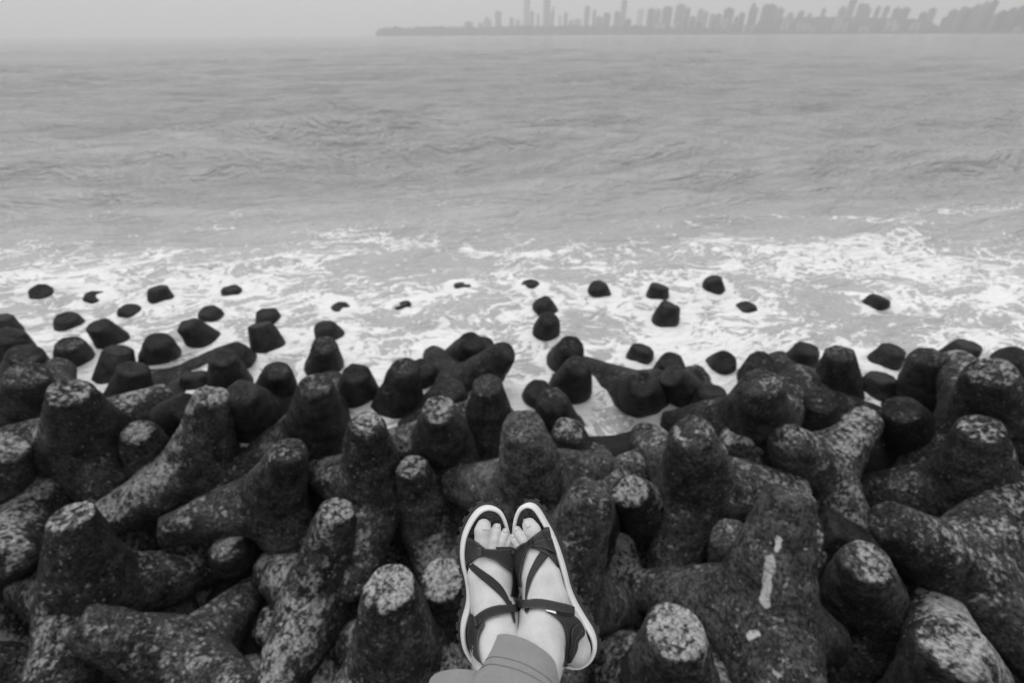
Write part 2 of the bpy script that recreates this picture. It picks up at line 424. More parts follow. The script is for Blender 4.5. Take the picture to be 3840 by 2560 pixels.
def build_sea():
    rs = np.random.RandomState(4)
    nphi, nr = 700, 680
    phi = np.radians(np.linspace(-74, 74, nphi))
    r = 2.2 * np.exp(np.linspace(0, math.log(9500 / 2.2), nr))
    Rr, Ph = np.meshgrid(r, phi, indexing='ij')
    X, Y = Rr * np.sin(Ph), Rr * np.cos(Ph)
    step = np.maximum(np.gradient(r)[:, None], Rr * (phi[1] - phi[0]))
    Z = np.zeros_like(X)
    for i in range(110):
        lam = math.exp(rs.uniform(math.log(0.55), math.log(16)))
        a = math.radians(-77 + rs.normal(0, 18))               # travelling towards the shore, crests a little oblique
        k = 2 * math.pi / lam
        amp = 0.0150 * lam ** 0.55
        ph = k * (math.cos(a) * X + math.sin(a) * Y) + rs.uniform(0, 6.28) + 0.8 * np.sin(X / (lam * 2.7) + rs.uniform(0, 6.28)) + 0.8 * np.sin(Y / (lam * 3.1) + rs.uniform(0, 6.28))
        fade = np.clip((lam / step - 2.5) / 3, 0, 1)
        s = np.sin(ph)
        Z += amp * fade * (s + 0.3 * (1 - np.cos(2 * ph)) * 0.5)
    gust = 0.75 + 0.5 * np.sin(X / 31 + 1) * np.sin(Y / 23 + 2)
    Z *= gust * (0.14 + 0.86 * np.clip((Rr - 9) / 14, 0, 1))
    # packets of steeper swell further out
    mask = np.clip(0.5 + 0.9 * np.sin(X / 13 + Y / 21 + 0.7) * np.sin(Y / 9.5 - X / 40 + 2.1) * np.sin(X / 29 - Y / 33 + 0.4), 0, 1.4) ** 2 * np.clip((Rr - 11) / 10, 0, 1)
    for i in range(16):
        lam = math.exp(rs.uniform(math.log(2.4), math.log(7))); a = math.radians(-73 + rs.normal(0, 10)); k = 2 * math.pi / lam
        ph = k * (math.cos(a) * X + math.sin(a) * Y) + rs.uniform(0, 6.28) + 1.1 * np.sin(X / (lam * 1.9) + rs.uniform(0, 6.28))
        Z += mask * 0.017 * lam * np.clip((lam / step - 2.5) / 3, 0, 1) * (np.sin(ph) - 0.3 * np.cos(2 * ph))
    Z += SEA_LEVEL - 0.02
    # froth rings where the tetrapod legs break the surface, water heaped a little against them
    C_ = np.zeros_like(X); near = Rr < 13
    xs_, ys_ = X[near], Y[near]; acc = np.zeros(xs_.shape)
    for (cx, cy, cr) in leg_crossings():
        dx, dy = xs_ - cx, ys_ - cy; d = np.hypot(dx, dy)
        acc = np.maximum(acc, np.exp(-((np.maximum(d - cr, 0)) / 0.13) ** 2) * (0.65 + 0.35 * np.sin(3 * np.arctan2(dy, dx) + cx * 7)))
    C_[near] = acc
    Z += 0.045 * C_
    i, j = np.meshgrid(np.arange(nr - 1), np.arange(nphi - 1), indexing='ij')
    a = (i * nphi + j).ravel()
    Q = np.stack([a, a + nphi, a + nphi + 1, a + 1], 1)[:, ::-1]
    Q = Q[(Y.ravel()[Q] > 3.9).all(axis=1)]
    me = np_mesh('sea', np.stack([X, Y, Z], -1).reshape(-1, 3), Q)
    at_ = me.attributes.new('collar', 'FLOAT', 'POINT'); at_.data.foreach_set('value', C_.ravel().astype(np.float32))
    me.materials.append(make_water())
    o = bpy.data.objects.new('sea', me); COL.objects.link(o)
    tag(o, 'grey choppy sea with white surf along the tetrapods', None, None, 'structure')
build_sea()

# ------------------------------------------------------------------ bed under the pile, sea wall the sitter is on
rock = mat_plain('gap_shade_rubble', 0.018, 0.9, 0.5, 4.0, 0.8, 0.05)  # near-black rubble: its colour carries the shade seen in the pile's gaps
wall_mat = mat_plain('sea_wall_concrete', 0.22, 0.85, 0.3, 6.0, 0.6, 0.01)
def bed_z(y): return -1.0 if y < 3.2 else (-1.0 + 1.24 * min(1.0, (y - 3.2) / 0.8) if y < 4.1 else max(-2.2, 0.24 - 1.2 * (y - 4.1)))
rs = np.random.RandomState(2)
ys = np.concatenate([np.linspace(-0.2, 12, 50), [40, 9500]]); xs = np.concatenate([[-9500, -40], np.linspace(-16, 16, 90), [40, 9500]])
V = [(x, y, bed_z(y) + (rs.uniform(-0.12, 0.12) if y < 12 else -0.6)) for y in ys for x in xs]
nX = len(xs)
mesh_obj('seabed', V, [(j * nX + i, j * nX + i + 1, (j + 1) * nX + i + 1, (j + 1) * nX + i) for j in range(len(ys) - 1) for i in range(nX - 1)], rock).__setitem__('kind', 'structure')
def box_mesh(x0, x1, y0, y1, z0, z1):
    v = [(x, y, z) for z in (z0, z1) for y in (y0, y1) for x in (x0, x1)]
    return v, [(0, 2, 3, 1), (4, 5, 7, 6), (0, 1, 5, 4), (2, 6, 7, 3), (0, 4, 6, 2), (1, 3, 7, 5)]
WALL_TOP = 3.38
v, f = box_mesh(-60, 60, -0.95, -0.02, -1.6, WALL_TOP)
o = mesh_obj('sea_wall', v, f, wall_mat, None, False); o['kind'] = 'structure'
v, f = box_mesh(-60, 60, -14, -0.953, -1.6, 2.7)
o = mesh_obj('promenade', v, f, wall_mat, None, False); o['kind'] = 'structure'

# ------------------------------------------------------------------ concrete of the tetrapods
def make_concrete(name, streak=None):
    t = NT(name)
    co = t.new('ShaderNodeTexCoord').outputs['Object']
    geo = t.new('ShaderNodeNewGeometry')
    sx = t.new('ShaderNodeCombineXYZ')
    sd = t.prop('seed'); tone = t.prop('tone'); wet = t.prop('algae'); crust = t.prop('crust')
    for i, k in enumerate((13.1, 7.7, 3.3)): t.link(t.math('MULTIPLY', sd, k), sx.inputs[i])
    p = t.vmath('ADD', co, sx.outputs[0])
    big = t.noise(p, 1.6, 3)
    mid = t.noise(p, 7.0, 6, 0.65)
    fine = t.noise(p, 34.0, 5, 0.7)
    nz = t.new('ShaderNodeSeparateXYZ'); t.link(geo.outputs['Normal'], nz.inputs[0])
    up = t.ss(nz.outputs[2], -0.15, 0.95)
    # bare cement grey, broken by cloudy weathering
    base = t.math('MULTIPLY', t.ss(big, 0.3, 0.7, 0.021, 0.052), t.ss(mid, 0.32, 0.68, 0.4, 1.7))
    base = t.math('MULTIPLY', base, t.ss(fine, 0.34, 0.66, 0.25, 2.1))
    base = t.math('MULTIPLY', base, tone)
    # pale crust of old barnacle scars and lichen; upward bias also paints in top light
    cm = t.math('ADD', t.math('MULTIPLY', t.noise(p, 19.0, 6, 0.75), 0.68), t.math('MULTIPLY', t.noise(p, 4.5, 3), 0.32))
    th = t.math('SUBTRACT', 0.615, t.math('MULTIPLY', t.math('MULTIPLY', up, crust), 0.17))
    m = t.ss(t.math('SUBTRACT', cm, th), -0.01, 0.06)
    base = t.mix(t.math('MULTIPLY', m, 0.85), base, t.ss(fine, 0.32, 0.68, 0.16, 0.72))
    # scattered white shells
    vo = t.new('ShaderNodeTexVoronoi'); t.link(p, vo.inputs['Vector']); vo.inputs['Scale'].default_value = 15.0
    dot = t.math('MULTIPLY', t.ss(vo.outputs['Distance'], 0.10, 0.20, 1.0, 0.0), t.ss(t.noise(p, 3.0, 2), 0.50, 0.62))
    base = t.mix(t.math('MULTIPLY', dot, t.math('MULTIPLY', crust, 0.8)), base, 0.5)
    # black weed film on the ones standing in the surf: on their upper ends, the scoured feet stay pale
    z = t.new('ShaderNodeSeparateXYZ'); t.link(geo.outputs['Position'], z.inputs[0])
    edge = t.math('ADD', z.outputs[2], t.math('MULTIPLY', t.noise(p, 4.0, 3), 0.5))
    band = t.math('MULTIPLY', wet, t.ss(edge, 0.42, 0.54, 0.40, 1.0))
    weed = t.ss(mid, 0.35, 0.7, 0.010, 0.028)
    base = t.mix(t.math('MULTIPLY', band, 0.88), base, weed)
    if streak:
        pos = geo.outputs['Position']
        wv = t.new('ShaderNodeTexNoise'); wv.inputs['Scale'].default_value = 9.0; wv.inputs['Detail'].default_value = 4
        t.link(pos, wv.inputs['Vector'])
        q = t.vmath('ADD', pos, t.vmath('MULTIPLY', t.vmath('SUBTRACT', wv.outputs['Color'], (0.5, 0.5, 0.5)), (0.10, 0.10, 0.10)))
        for (a, b, r) in streak:
            a, b = Vector(a), Vector(b); ab = b - a
            dp = t.new('ShaderNodeVectorMath', operation='DOT_PRODUCT')
            t.put(t.vmath('SUBTRACT', q, tuple(a)), dp.inputs[0]); dp.inputs[1].default_value = tuple(ab / ab.length_squared)
            h = t.math('MINIMUM', t.math('MAXIMUM', dp.outputs['Value'], 0.0), 1.0)
            sc = t.new('ShaderNodeVectorMath', operation='SCALE'); sc.inputs[0].default_value = tuple(ab); t.link(h, sc.inputs['Scale'])
            df = t.vmath('SUBTRACT', t.vmath('SUBTRACT', q, tuple(a)), sc.outputs[0])
            ln = t.new('ShaderNodeVectorMath', operation='LENGTH'); t.link(df, ln.inputs[0])
            base = t.mix(t.ss(ln.outputs['Value'], r * 0.7, r * 1.15, 0.95, 0.0), base, 0.72)
    rough = t.mix(wet, 0.85, 0.55)
    hgt = t.math('ADD', t.math('MULTIPLY', mid, 1.0), t.math('ADD', t.math('MULTIPLY', fine, 0.55), t.math('MULTIPLY', m, 0.5)))
    t.grey(base, rough, hgt, 0.9, 0.04, 0.22)
    return t.m

# ------------------------------------------------------------------ tetrapods: four stout tapering legs
TH_ = 1.5
LEG, R_TIP, R_BASE = 1.10, 0.168, 0.41
DIRS = np.array([[0, 0, 1.0]] + [[math.sqrt(8) / 3 * math.cos(a), math.sqrt(8) / 3 * math.sin(a), -1 / 3] for a in (0, 2 * math.pi / 3, 4 * math.pi / 3)])
def tetrapod_meshes(seed):
    rs = np.random.RandomState(seed)
    h = 0.025; lo = -1.22; n = int(2.44 / h) + 1
    ax = lo + h * np.arange(n)
    P = np.stack(np.meshgrid(ax, ax, ax, indexing='ij'), -1)
    r2 = (P ** 2).sum(-1)
    f = None
    for d in DIRS:
        t = P @ d
        rho = np.sqrt(np.maximum(r2 - t * t, 0))
        side = (rho - (R_BASE + (R_TIP - R_BASE) * np.clip(t, -0.1, 2) / LEG)) * 0.985
        L = LEG * rs.uniform(0.965, 1.0)
        k = rs.choice([0.025, 0.04, 0.06, 0.10])                 # how far the rim of the end has worn round
        tilt = d + rs.normal(0, 0.06, 3); cap = P @ (tilt / np.linalg.norm(tilt)) - L
        g = -smin(-side, -cap, k)
        g = np.maximum(g, -t - 0.12)
        f = g if f is None else smin(f, g, 0.05)
    f = f + 0.016 * lattice(rs, P, 3.1) + 0.010 * lattice(rs, P, 7.3) + 0.0085 * lattice(rs, P, 16.0)
    V, Q = surface_nets(f, (lo, lo, lo), h)
    # smooth vertex normals of the whole casting, kept across the cut between legs
    v = V[Q]; fn = np.cross(v[:, 2] - v[:, 0], v[:, 3] - v[:, 1])
    N = np.zeros_like(V)
    for c in range(4): np.add.at(N, Q[:, c], fn)
    N /= np.linalg.norm(N, axis=1)[:, None] + 1e-12
    who = np.argmax(v.mean(1) @ DIRS.T, axis=1)
    out = []
    for k in range(4):
        q = Q[who == k]; used, inv = np.unique(q, return_inverse=True)
        me = np_mesh('leg', V[used], inv.reshape(-1, 4))
        me.normals_split_custom_set_from_vertices([tuple(x) for x in N[used]])
        out.append(me)
    return out

CUFF_SKEW = 0.013
HEM_K = 6
LABELS = {
 'd8': 'large tetrapod with a long white dropping streak down its upright leg',
 'g4': 'tetrapod with a round white scar on its drooping leg, another leg stretched level',
 'c12': 'pale grey tetrapod with clean flat top standing right behind the sandal toes',
 'e1': 'tall speckled tetrapod leg close beside the sandal with the loose strap tab',
 'f6': 'tetrapod whose blunt speckled end peeks out beside the sandal without loose tab',
 'f2': 'stout tetrapod with pale domed top standing next to the trouser cuff',
 'e5': 'domed speckled tetrapod tip between the trouser cuff and the streaked tetrapod',
 'd11': 'tetrapod with a small white smear lying beside the streaked tetrapod',
 'd12': 'tetrapod half hidden in the hollow next to the squared concrete block',
 'e2': 'tetrapod with two legs spread in a V between the sandals and the streaked tetrapod',
 'g2': 'tetrapod lying on its side with a broad crusted ridge and one raised leg',
 'f1': 'tall leaning tetrapod with thickly speckled rounded top near the trouser cuff',
 'f5': 'tetrapod with one leg stretched flat over a dark gap, another raised and crusted',
 'f3': 'tetrapod with pale barnacled cap between the tall leaning one and the sandals',
 'c13': 'flat-topped tetrapod next to the pale grey one behind the sandal toes',
 'c5': 'tetrapod showing one upright leg and a pale leg pointing down below it',
 'd4': 'tetrapod at the water edge showing a pale round end face',
 'd7': 'broad tetrapod with crusted top and one level leg reaching over the squared block',
 'g1': 'stout upright tetrapod with dark pitted top beside the one lying on its side',
 'g3': 'squat tetrapod behind the stout pitted one, two legs stretched to one side',
 'c14': 'tetrapod with brightly crusted flat top behind the V-shaped one',
 'c15': 'leaning tetrapod with crusted top directly behind the streaked tetrapod',
 'd9': 'tetrapod with two raised rounded legs just beyond the squared concrete block',
 'd10': 'big pale domed tetrapod end beside the one with a small white smear',
 'e3': 'tetrapod leg half hidden behind the sandal with the loose strap tab',
 'c9': 'broad-topped tetrapod with one leg lying level in front of the foam',
 'b7': 'tetrapod with long leaning dark leg and pale scoured foot at the water edge',
 'a12': 'tetrapod with flat clean-cut grey top among the dark wet ones',
 'f4': 'upright tetrapod with one short level leg behind the barnacle-capped one',
}

concrete = make_concrete('sea_concrete')
VARIANTS = [tetrapod_meshes(s) for s in (11, 12, 13, 14, 15)]
for vs in VARIANTS:
    for me in vs: me.materials.append(concrete)
# guano streaks and pale scars: (pixel path on the block, radius in metres)
def qv(x, y): return (1920 + x / 1.0927, 1125 + y / 1.0927)
def pv(x, y): return (x / 1.0927, 1125 + y / 1.0927)
MARKS = {'d8': [([qv(1092, 985), qv(1085, 1020)], 0.020), ([qv(1062, 1050), qv(1050, 1130), qv(1032, 1235)], 0.034), ([qv(975, 1375), qv(1005, 1362)], 0.022), ([qv(1195, 1020), qv(1212, 1028)], 0.014)],
         'g4': [([pv(615, 870), pv(612, 905)], 0.045)], 'd11': [([qv(1612, 1320), qv(1640, 1336)], 0.026)]}
def marked_meshes(row, vs, segs):
    T = tetra_matrix(row)
    V, Fc = [], []
    for me in vs:
        k = len(V); V += [T @ v.co for v in me.vertices]; Fc += [tuple(i + k for i in p.vertices) for p in me.polygons]
    bvh = BVHTree.FromPolygons(V, Fc); out = []
    for path, r in segs:
        hits = [h for h in (bvh.ray_cast(CAM, ray(*p).normalized())[0] for p in path) if h is not None]
        out += [(tuple(a), tuple(b), r) for a, b in zip(hits[:-1], hits[1:])]
    if not out: return vs
    mt = make_concrete('sea_concrete_stained', out)
    new = [me.copy() for me in vs]
    for me in new: me.materials.clear(); me.materials.append(mt)
    return new
def tetra_matrix(row):
    rv = Vector(row[4:7]); s = math.exp(row[7]) * 1.05
    q = Quaternion(rv.normalized(), rv.length) if rv.length > 1e-6 else Quaternion()
    return Matrix.Translation(Vector(row[1:4])) @ q.to_matrix().to_4x4() @ Matrix.Scale(s, 4)
rnd = random.Random(5)
def tetrapod(row, label, group, algae, crust):
    tone = 1.9 if row[0] == 'c12' else rnd.uniform(0.8, 1.6)
    nm, x, y, z, rx, ry, rz, ls = row
    o = empty('tetrapod', (x, y, z))
    rv = Vector((rx, ry, rz))
    o.rotation_mode = 'QUATERNION'
    o.rotation_quaternion = Quaternion(rv.normalized(), rv.length) if rv.length > 1e-6 else Quaternion()
    s = math.exp(ls) * 1.05
    o.scale = (s, s, s)
    tag(o, label, 'tetrapod', group)
    vs = VARIANTS[rnd.randrange(len(VARIANTS))]
    if nm in MARKS: vs = marked_meshes(row, vs, MARKS[nm])
    sd = rnd.uniform(0, 1)
    for me in vs:
        c = bpy.data.objects.new('leg', me); COL.objects.link(c); c.parent = o
        c['seed'] = sd; c['tone'] = tone; c['algae'] = algae; c['crust'] = crust
    return o
def label_for(nm, y):
    if nm in LABELS: return LABELS[nm], None
    if nm.startswith('w'): return 'black weedy tetrapod tip poking out of the white surf', 'tetrapods awash in the surf'
    if nm.startswith('fill'): return 'dark tetrapod wedged deep in the gaps beneath the others', 'tetrapods buried in the pile'
    if y > 4.4: return 'dark wet tetrapod at the seaward edge, its blunt leg standing against the foam', 'tetrapods along the water edge'
    return 'rough grey tetrapod with pale crusted leg tips in the dry pile', 'tetrapods in the dry pile'
for row in TETRA:
    nm, y = row[0], row[2]
    lab, grp = label_for(nm, y)
    if grp is None: grp = 'tetrapods in the dry pile' if y <= 4.4 else 'tetrapods along the water edge'
    al = 1.0 if nm.startswith('w') else min(1.0, max(0.0, (y - 3.4) / 1.2)) * rnd.uniform(0.75, 1.0)
    cr = (0.45 if nm == 'c12' else 0.5 if nm == 'd8' else rnd.uniform(0.6, 1.3)) * (1.0 - 0.55 * al)
    tetrapod(row, lab, grp, al, cr)

# a broken rectangular block lying in the hollow between the big blocks
bd = on_plane(*qv(1420, 960), Vector((0, 0, 0.35)), Vector((0, 0, 1)))
blk = empty('concrete_block', bd)
tag(blk, 'dark squared concrete block tilted in the hollow beside the stained tetrapod', 'block')
rs_ = np.random.RandomState(21)
bv = []
for z in (-0.34, 0.0):
    for (x, y) in ((-0.26, -0.20), (0.30, -0.24), (0.34, 0.20), (-0.30, 0.24)): bv.append((x + rs_.uniform(-.03, .03), y + rs_.uniform(-.03, .03), z + rs_.uniform(-.02, .02)))
bo = mesh_obj('block', bv, [(3, 2, 1, 0), (4, 5, 6, 7), (0, 1, 5, 4), (1, 2, 6, 5), (2, 3, 7, 6), (3, 0, 4, 7)], concrete, blk, False)
bo['seed'] = 0.4; bo['tone'] = 0.9; bo['algae'] = 0.35; bo['crust'] = 0.3
bm_ = bo.modifiers.new('bevel', 'BEVEL'); bm_.width = 0.025; bm_.segments = 2
blk.rotation_euler = (math.radians(-14), math.radians(16), math.radians(-24))

# ------------------------------------------------------------------ the sitter: crossed bare ankles in sport sandals, trouser cuffs
def skin_mat():
    t = NT('skin'); co = t.new('ShaderNodeTexCoord').outputs['Object']
    a = t.noise(co, 28.0, 4, 0.6); b = t.noise(co, 420.0, 3, 0.6)
    v = t.math('MULTIPLY', t.ss(a, 0.25, 0.75, 0.53, 0.64), t.ss(b, 0.2, 0.8, 0.95, 1.05))
    t.grey(v, 0.5, t.math('ADD', t.math('MULTIPLY', a, 1.3), t.math('MULTIPLY', b, 0.12)), 0.5, 0.0055, 0.35)
    t.b.inputs['Subsurface Weight'].default_value = 0.12
    t.b.inputs['Subsurface Radius'].default_value = (0.006, 0.006, 0.006); t.b.inputs['Subsurface Scale'].default_value = 1.0
    return t.m
def cloth_mat():
    t = NT('trouser_jersey'); co = t.new('ShaderNodeTexCoord').outputs['Object']
    w = t.noise(co, 1500.0, 3, 0.7); f = t.noise(co, 22.0, 4, 0.6)
    t.grey(t.math('MULTIPLY', t.ss(f, 0.25, 0.75, 0.245, 0.285), t.ss(w, 0.25, 0.75, 0.8, 1.2)), 0.95, t.math('ADD', t.math('MULTIPLY', w, 0.25), t.math('MULTIPLY', t.noise(co, 34.0, 3, 0.5, 0.8), 3.0)), 0.6, 0.0035, 0.15)
    t.b.inputs['Sheen Weight'].default_value = 0.25
    return t.m
def webbing_mat(name, v, k):
    t = NT(name); co = t.new('ShaderNodeTexCoord').outputs['Object']
    wv = t.new('ShaderNodeTexWave'); wv.inputs['Scale'].default_value = k; wv.inputs['Distortion'].default_value = 0.4
    t.link(co, wv.inputs['Vector'])
    n = t.noise(co, 260.0, 3)
    t.grey(t.math('MULTIPLY', v, t.math('MULTIPLY', t.ss(wv.outputs['Fac'], 0.0, 1.0, 0.72, 1.15), t.ss(n, 0.2, 0.8, 0.8, 1.2))), 0.8, wv.outputs['Fac'], 0.4, 0.0006, 0.3)
    return t.m
def footbed_mat():
    t = NT('pebbled_footbed'); co = t.new('ShaderNodeTexCoord').outputs['Object']
    vo = t.new('ShaderNodeTexVoronoi'); vo.inputs['Scale'].default_value = 300.0; t.link(co, vo.inputs['Vector'])
    t.grey(0.022, 0.5, vo.outputs['Distance'], 0.9, 0.0018, 0.5)
    return t.m
M_SKIN, M_CLOTH = skin_mat(), cloth_mat()
M_WEB, M_WEB2 = webbing_mat('strap_webbing', 0.030, 260.0), webbing_mat('strap_webbing_light', 0.046, 300.0)
M_LEATHER = mat_plain('strap_leather', 0.030, 0.55, 0.12, 120.0, 0.2, 0.0006, 0.4)
M_MID = mat_plain('white_midsole_foam', 0.80, 0.55, 0.04, 60.0, 0.12, 0.001)
M_OUT = mat_plain('outsole_rubber', 0.032, 0.7, 0.2, 90.0, 0.3, 0.001)
M_BED = footbed_mat()
M_NAIL = mat_plain('toenail', 0.60, 0.28, 0.04, 120.0, 0.1, 0.0004)
M_BUCKLE = mat_plain('buckle_plastic', 0.03, 0.3, 0.1, 80.0, 0.1, 0.0004)
M_STEEL = mat_plain('buckle_label', 0.85, 0.35, 0.05, 80.0, 0.1, 0.0004)
M_STITCH = mat_plain('stitch_thread', 0.16, 0.8, 0.1, 200.0, 0.1, 0.0003)
M_SEAM = mat_plain('seam_thread', 0.10, 0.9, 0.1, 200.0, 0.1, 0.0003)

ZS = 2.1475
def zp(x, y): return 1600 + x / ZS, 1830 + y / ZS
class Foot:
    def __init__(self, heel, toe, mid, tilt, dist):
        d = ray(*zp(*mid)).normalized()
        self.o = CAM + d * dist
        n = Vector((0, -math.sin(math.radians(46)), math.cos(math.radians(46))))
        n = (n * math.cos(tilt) + Vector((math.sin(tilt), 0, 0))).normalized()
        self.n = n
        u = (self.P(*toe, 0) - self.P(*heel, 0)).normalized()
        self.u = u; self.v = u.cross(n).normalized()          # v: to the right as the wearer looks down
    def P(self, x, y, h):
        return on_plane(*zp(x, y), self.o + self.n * h, self.n)
    def loc(self, p): q = p - self.o; return np.array([q.dot(self.v), q.dot(self.u), q.dot(self.n)])
    def wld(self, a): return self.o + self.v * float(a[0]) + self.u * float(a[1]) + self.n * float(a[2])

FL = Foot((370, 1400), (480, 150), (470, 780), math.radians(13), 0.905)
FR = Foot((1270, 1400), (830, 130), (960, 780), math.radians(-14), 0.900)

def chain_world(ft, pts): return [(ft.P(x, y, h), r) for x, y, h, r in pts]
LEG_DIR_L = Vector((0.10, -0.98, 0.10)).normalized()
LEG_DIR_R = Vector((-0.22, -0.96, 0.12)).normalized()
toesL = [[(440, 560, .018, .017), (450, 440, .016, .0142), (452, 345, .014, .0146), (459, 306, .012, .0128)],
         [(525, 540, .022, .0110), (545, 415, .021, .0084), (556, 355, .017, .0080), (563, 318, .0115, .0080)],
         [(580, 540, .020, .0100), (602, 430, .020, .0076), (618, 385, .016, .0074), (632, 354, .0105, .0074)],
         [(625, 540, .018, .0095), (642, 455, .017, .0072), (652, 425, .014, .0069), (662, 398, .010, .0068)],
         [(660, 560, .015, .0095), (670, 490, .014, .0072), (680, 462, .012, .0068), (688, 446, .009, .0066)]]
bodyL = [[(440, 560, .016, .0175), (425, 720, .026, .018), (470, 900, .038, .022), (520, 1020, .05, .026)],
         [(525, 540, .020, .0150), (510, 740, .036, .018), (535, 930, .052, .022), (555, 1040, .062, .028)],
         [(578, 540, .018, .0140), (560, 740, .034, .017), (560, 930, .050, .021)],
         [(620, 545, .016, .0130), (598, 740, .026, .016), (578, 930, .042, .021)],
         [(652, 565, .013, .0120), (625, 760, .016, .015), (590, 960, .024, .021), (545, 1180, .03, .026)],
         [(470, 1270, .026, .0255), (490, 1130, .030, .027), (530, 960, .032, .027)]]
toesR = [[(945, 560, .018, .017), (888, 415, .016, .0142), (850, 340, .014, .0146), (828, 298, .012, .0128)],
         [(845, 540, .022, .0110), (785, 430, .021, .0086), (752, 380, .017, .0082), (728, 340, .0115, .0080)],
         [(805, 580, .020, .0100), (745, 475, .019, .0078), (718, 430, .015, .0074), (698, 398, .0105, .0074)],
         [(775, 610, .018, .0095), (722, 520, .017, .0072), (705, 490, .014, .0069), (694, 462, .010, .0068)],
         [(755, 650, .015, .0095), (715, 575, .014, .0072), (704, 550, .012, .0068), (698, 530, .009, .0066)]]
bodyR = [[(945, 560, .016, .0175), (985, 720, .026, .018), (1010, 880, .038, .022), (1000, 1010, .05, .026)],
         [(850, 540, .020, .0150), (905, 740, .036, .018), (935, 930, .052, .022), (930, 1040, .062, .028)],
         [(820, 580, .018, .0140), (875, 750, .034, .017), (910, 930, .050, .021)],
         [(795, 610, .016, .0130), (852, 760, .026, .016), (898, 930, .042, .021)],
         [(772, 650, .013, .0120), (832, 800, .016, .015), (905, 960, .024, .021), (1030, 1180, .03, .026)],
         [(1195, 1290, .026, .0255), (1120, 1130, .030, .027), (1010, 960, .032, .027)]]
ANK_L = FL.P(556, 1090, .070)
ANK_R = FR.P(936, 1085, .070)
def leg_chain(A, d, r0): return [(A, r0), (A + d * 0.05, r0 * 0.97), (A + d * 0.12, r0 * 1.0), (A + d * 0.24, r0 * 1.3)]
def cones(P, chain, k, f=None):
    for (a, ra), (b, rb) in zip(chain[:-1], chain[1:]):
        ab = b - a; L2 = float(ab @ ab)
        t = np.clip(((P - a) @ ab) / L2, 0, 1)
        d = np.linalg.norm(P - (a + t[..., None] * ab), axis=-1) - (ra + t * (rb - ra))
        f = d if f is None else smin(f, d, k)
    return f
def foot_field(ft, toes, body, A, d, h=0.0019):
    lo = np.array([-0.075, -0.26, -0.012]); hi = np.array([0.085, 0.16, 0.16])
    # widen the box to hold the shin
    end = ft.loc(A + d * 0.13); lo = np.minimum(lo, end - 0.045); hi = np.maximum(hi, end + 0.045)
    hi[2] = min(hi[2], 0.20)
    n = np.ceil((hi - lo) / h).astype(int) + 1
    g = np.meshgrid(*[lo[i] + h * np.arange(n[i]) for i in range(3)], indexing='ij')
    P = np.stack(g, -1)
    L = lambda ch: [(ft.loc(p), r) for p, r in ch]
    fb = None
    for ch in body: fb = cones(P, L(chain_world(ft, ch)), 0.014, fb)
    fb = cones(P, L(leg_chain(A, d, 0.0345)), 0.024, fb)
    # ankle bones
    for x, y, hh, r in ([(455, 1150, .055, .018), (640, 1130, .05, .017)] if ft is FL else [(1070, 1120, .055, .018), (830, 1160, .05, .017)]):
        c = ft.loc(ft.P(x, y, hh)); fb = smin(fb, np.linalg.norm(P - c, axis=-1) - r, 0.02)
    f = fb
    ws = [L(chain_world(ft, ch)) for ch in toes]
    j0 = max(0, int((min(w[0][0][1] for w in ws) - 0.03 - lo[1]) / h))       # toes only matter at the front
    Pt = P[:, j0:]; tf = None
    for w in ws:
        q = cones(Pt, w, 0.003)
        tf = q if tf is None else smin(tf, q, 0.0014)
    f[:, j0:] = smin(f[:, j0:], tf, 0.0060)
    f = np.maximum(f, -(P[..., 2] - 0.0008))                    # soles rest on the footbed
    V, Q = surface_nets(f, lo, h)
    return np.array([tuple(ft.wld(v)) for v in V]), Q
person = empty('person', (0.05, -0.45, WALL_TOP))
tag(person, 'person sitting with crossed ankles in grey trousers and dark strappy sandals', 'person')
PM = person.matrix_basis.inverted() if False else Matrix.Translation(-Vector(person.location))
def child(name, verts, faces, mat, parent, smooth=True, np_=False):
    """vertices are given in world space"""
    off = Vector(person.location)
    if np_:
        me = np_mesh(name, verts - np.array(off), faces); me.materials.append(mat)
        o = bpy.data.objects.new(name, me); COL.objects.link(o); o.parent = parent
        return o
    return mesh_obj(name, [Vector(v) - off for v in verts], faces, mat, parent, smooth)
VL, QL = foot_field(FL, toesL, bodyL, ANK_L, LEG_DIR_L)
VR, QR = foot_field(FR, toesR, bodyR, ANK_R, LEG_DIR_R)
body = child('body', np.concatenate([VL, VR]), np.concatenate([QL, QR + len(VL)]), M_SKIN, person, np_=True)
body['label'] = 'bare feet and ankles with pale skin'
BV = {FL: BVHTree.FromPolygons([Vector(v) for v in VL], [tuple(q) for q in QL]), FR: BVHTree.FromPolygons([Vector(v) for v in VR], [tuple(q) for q in QR])}

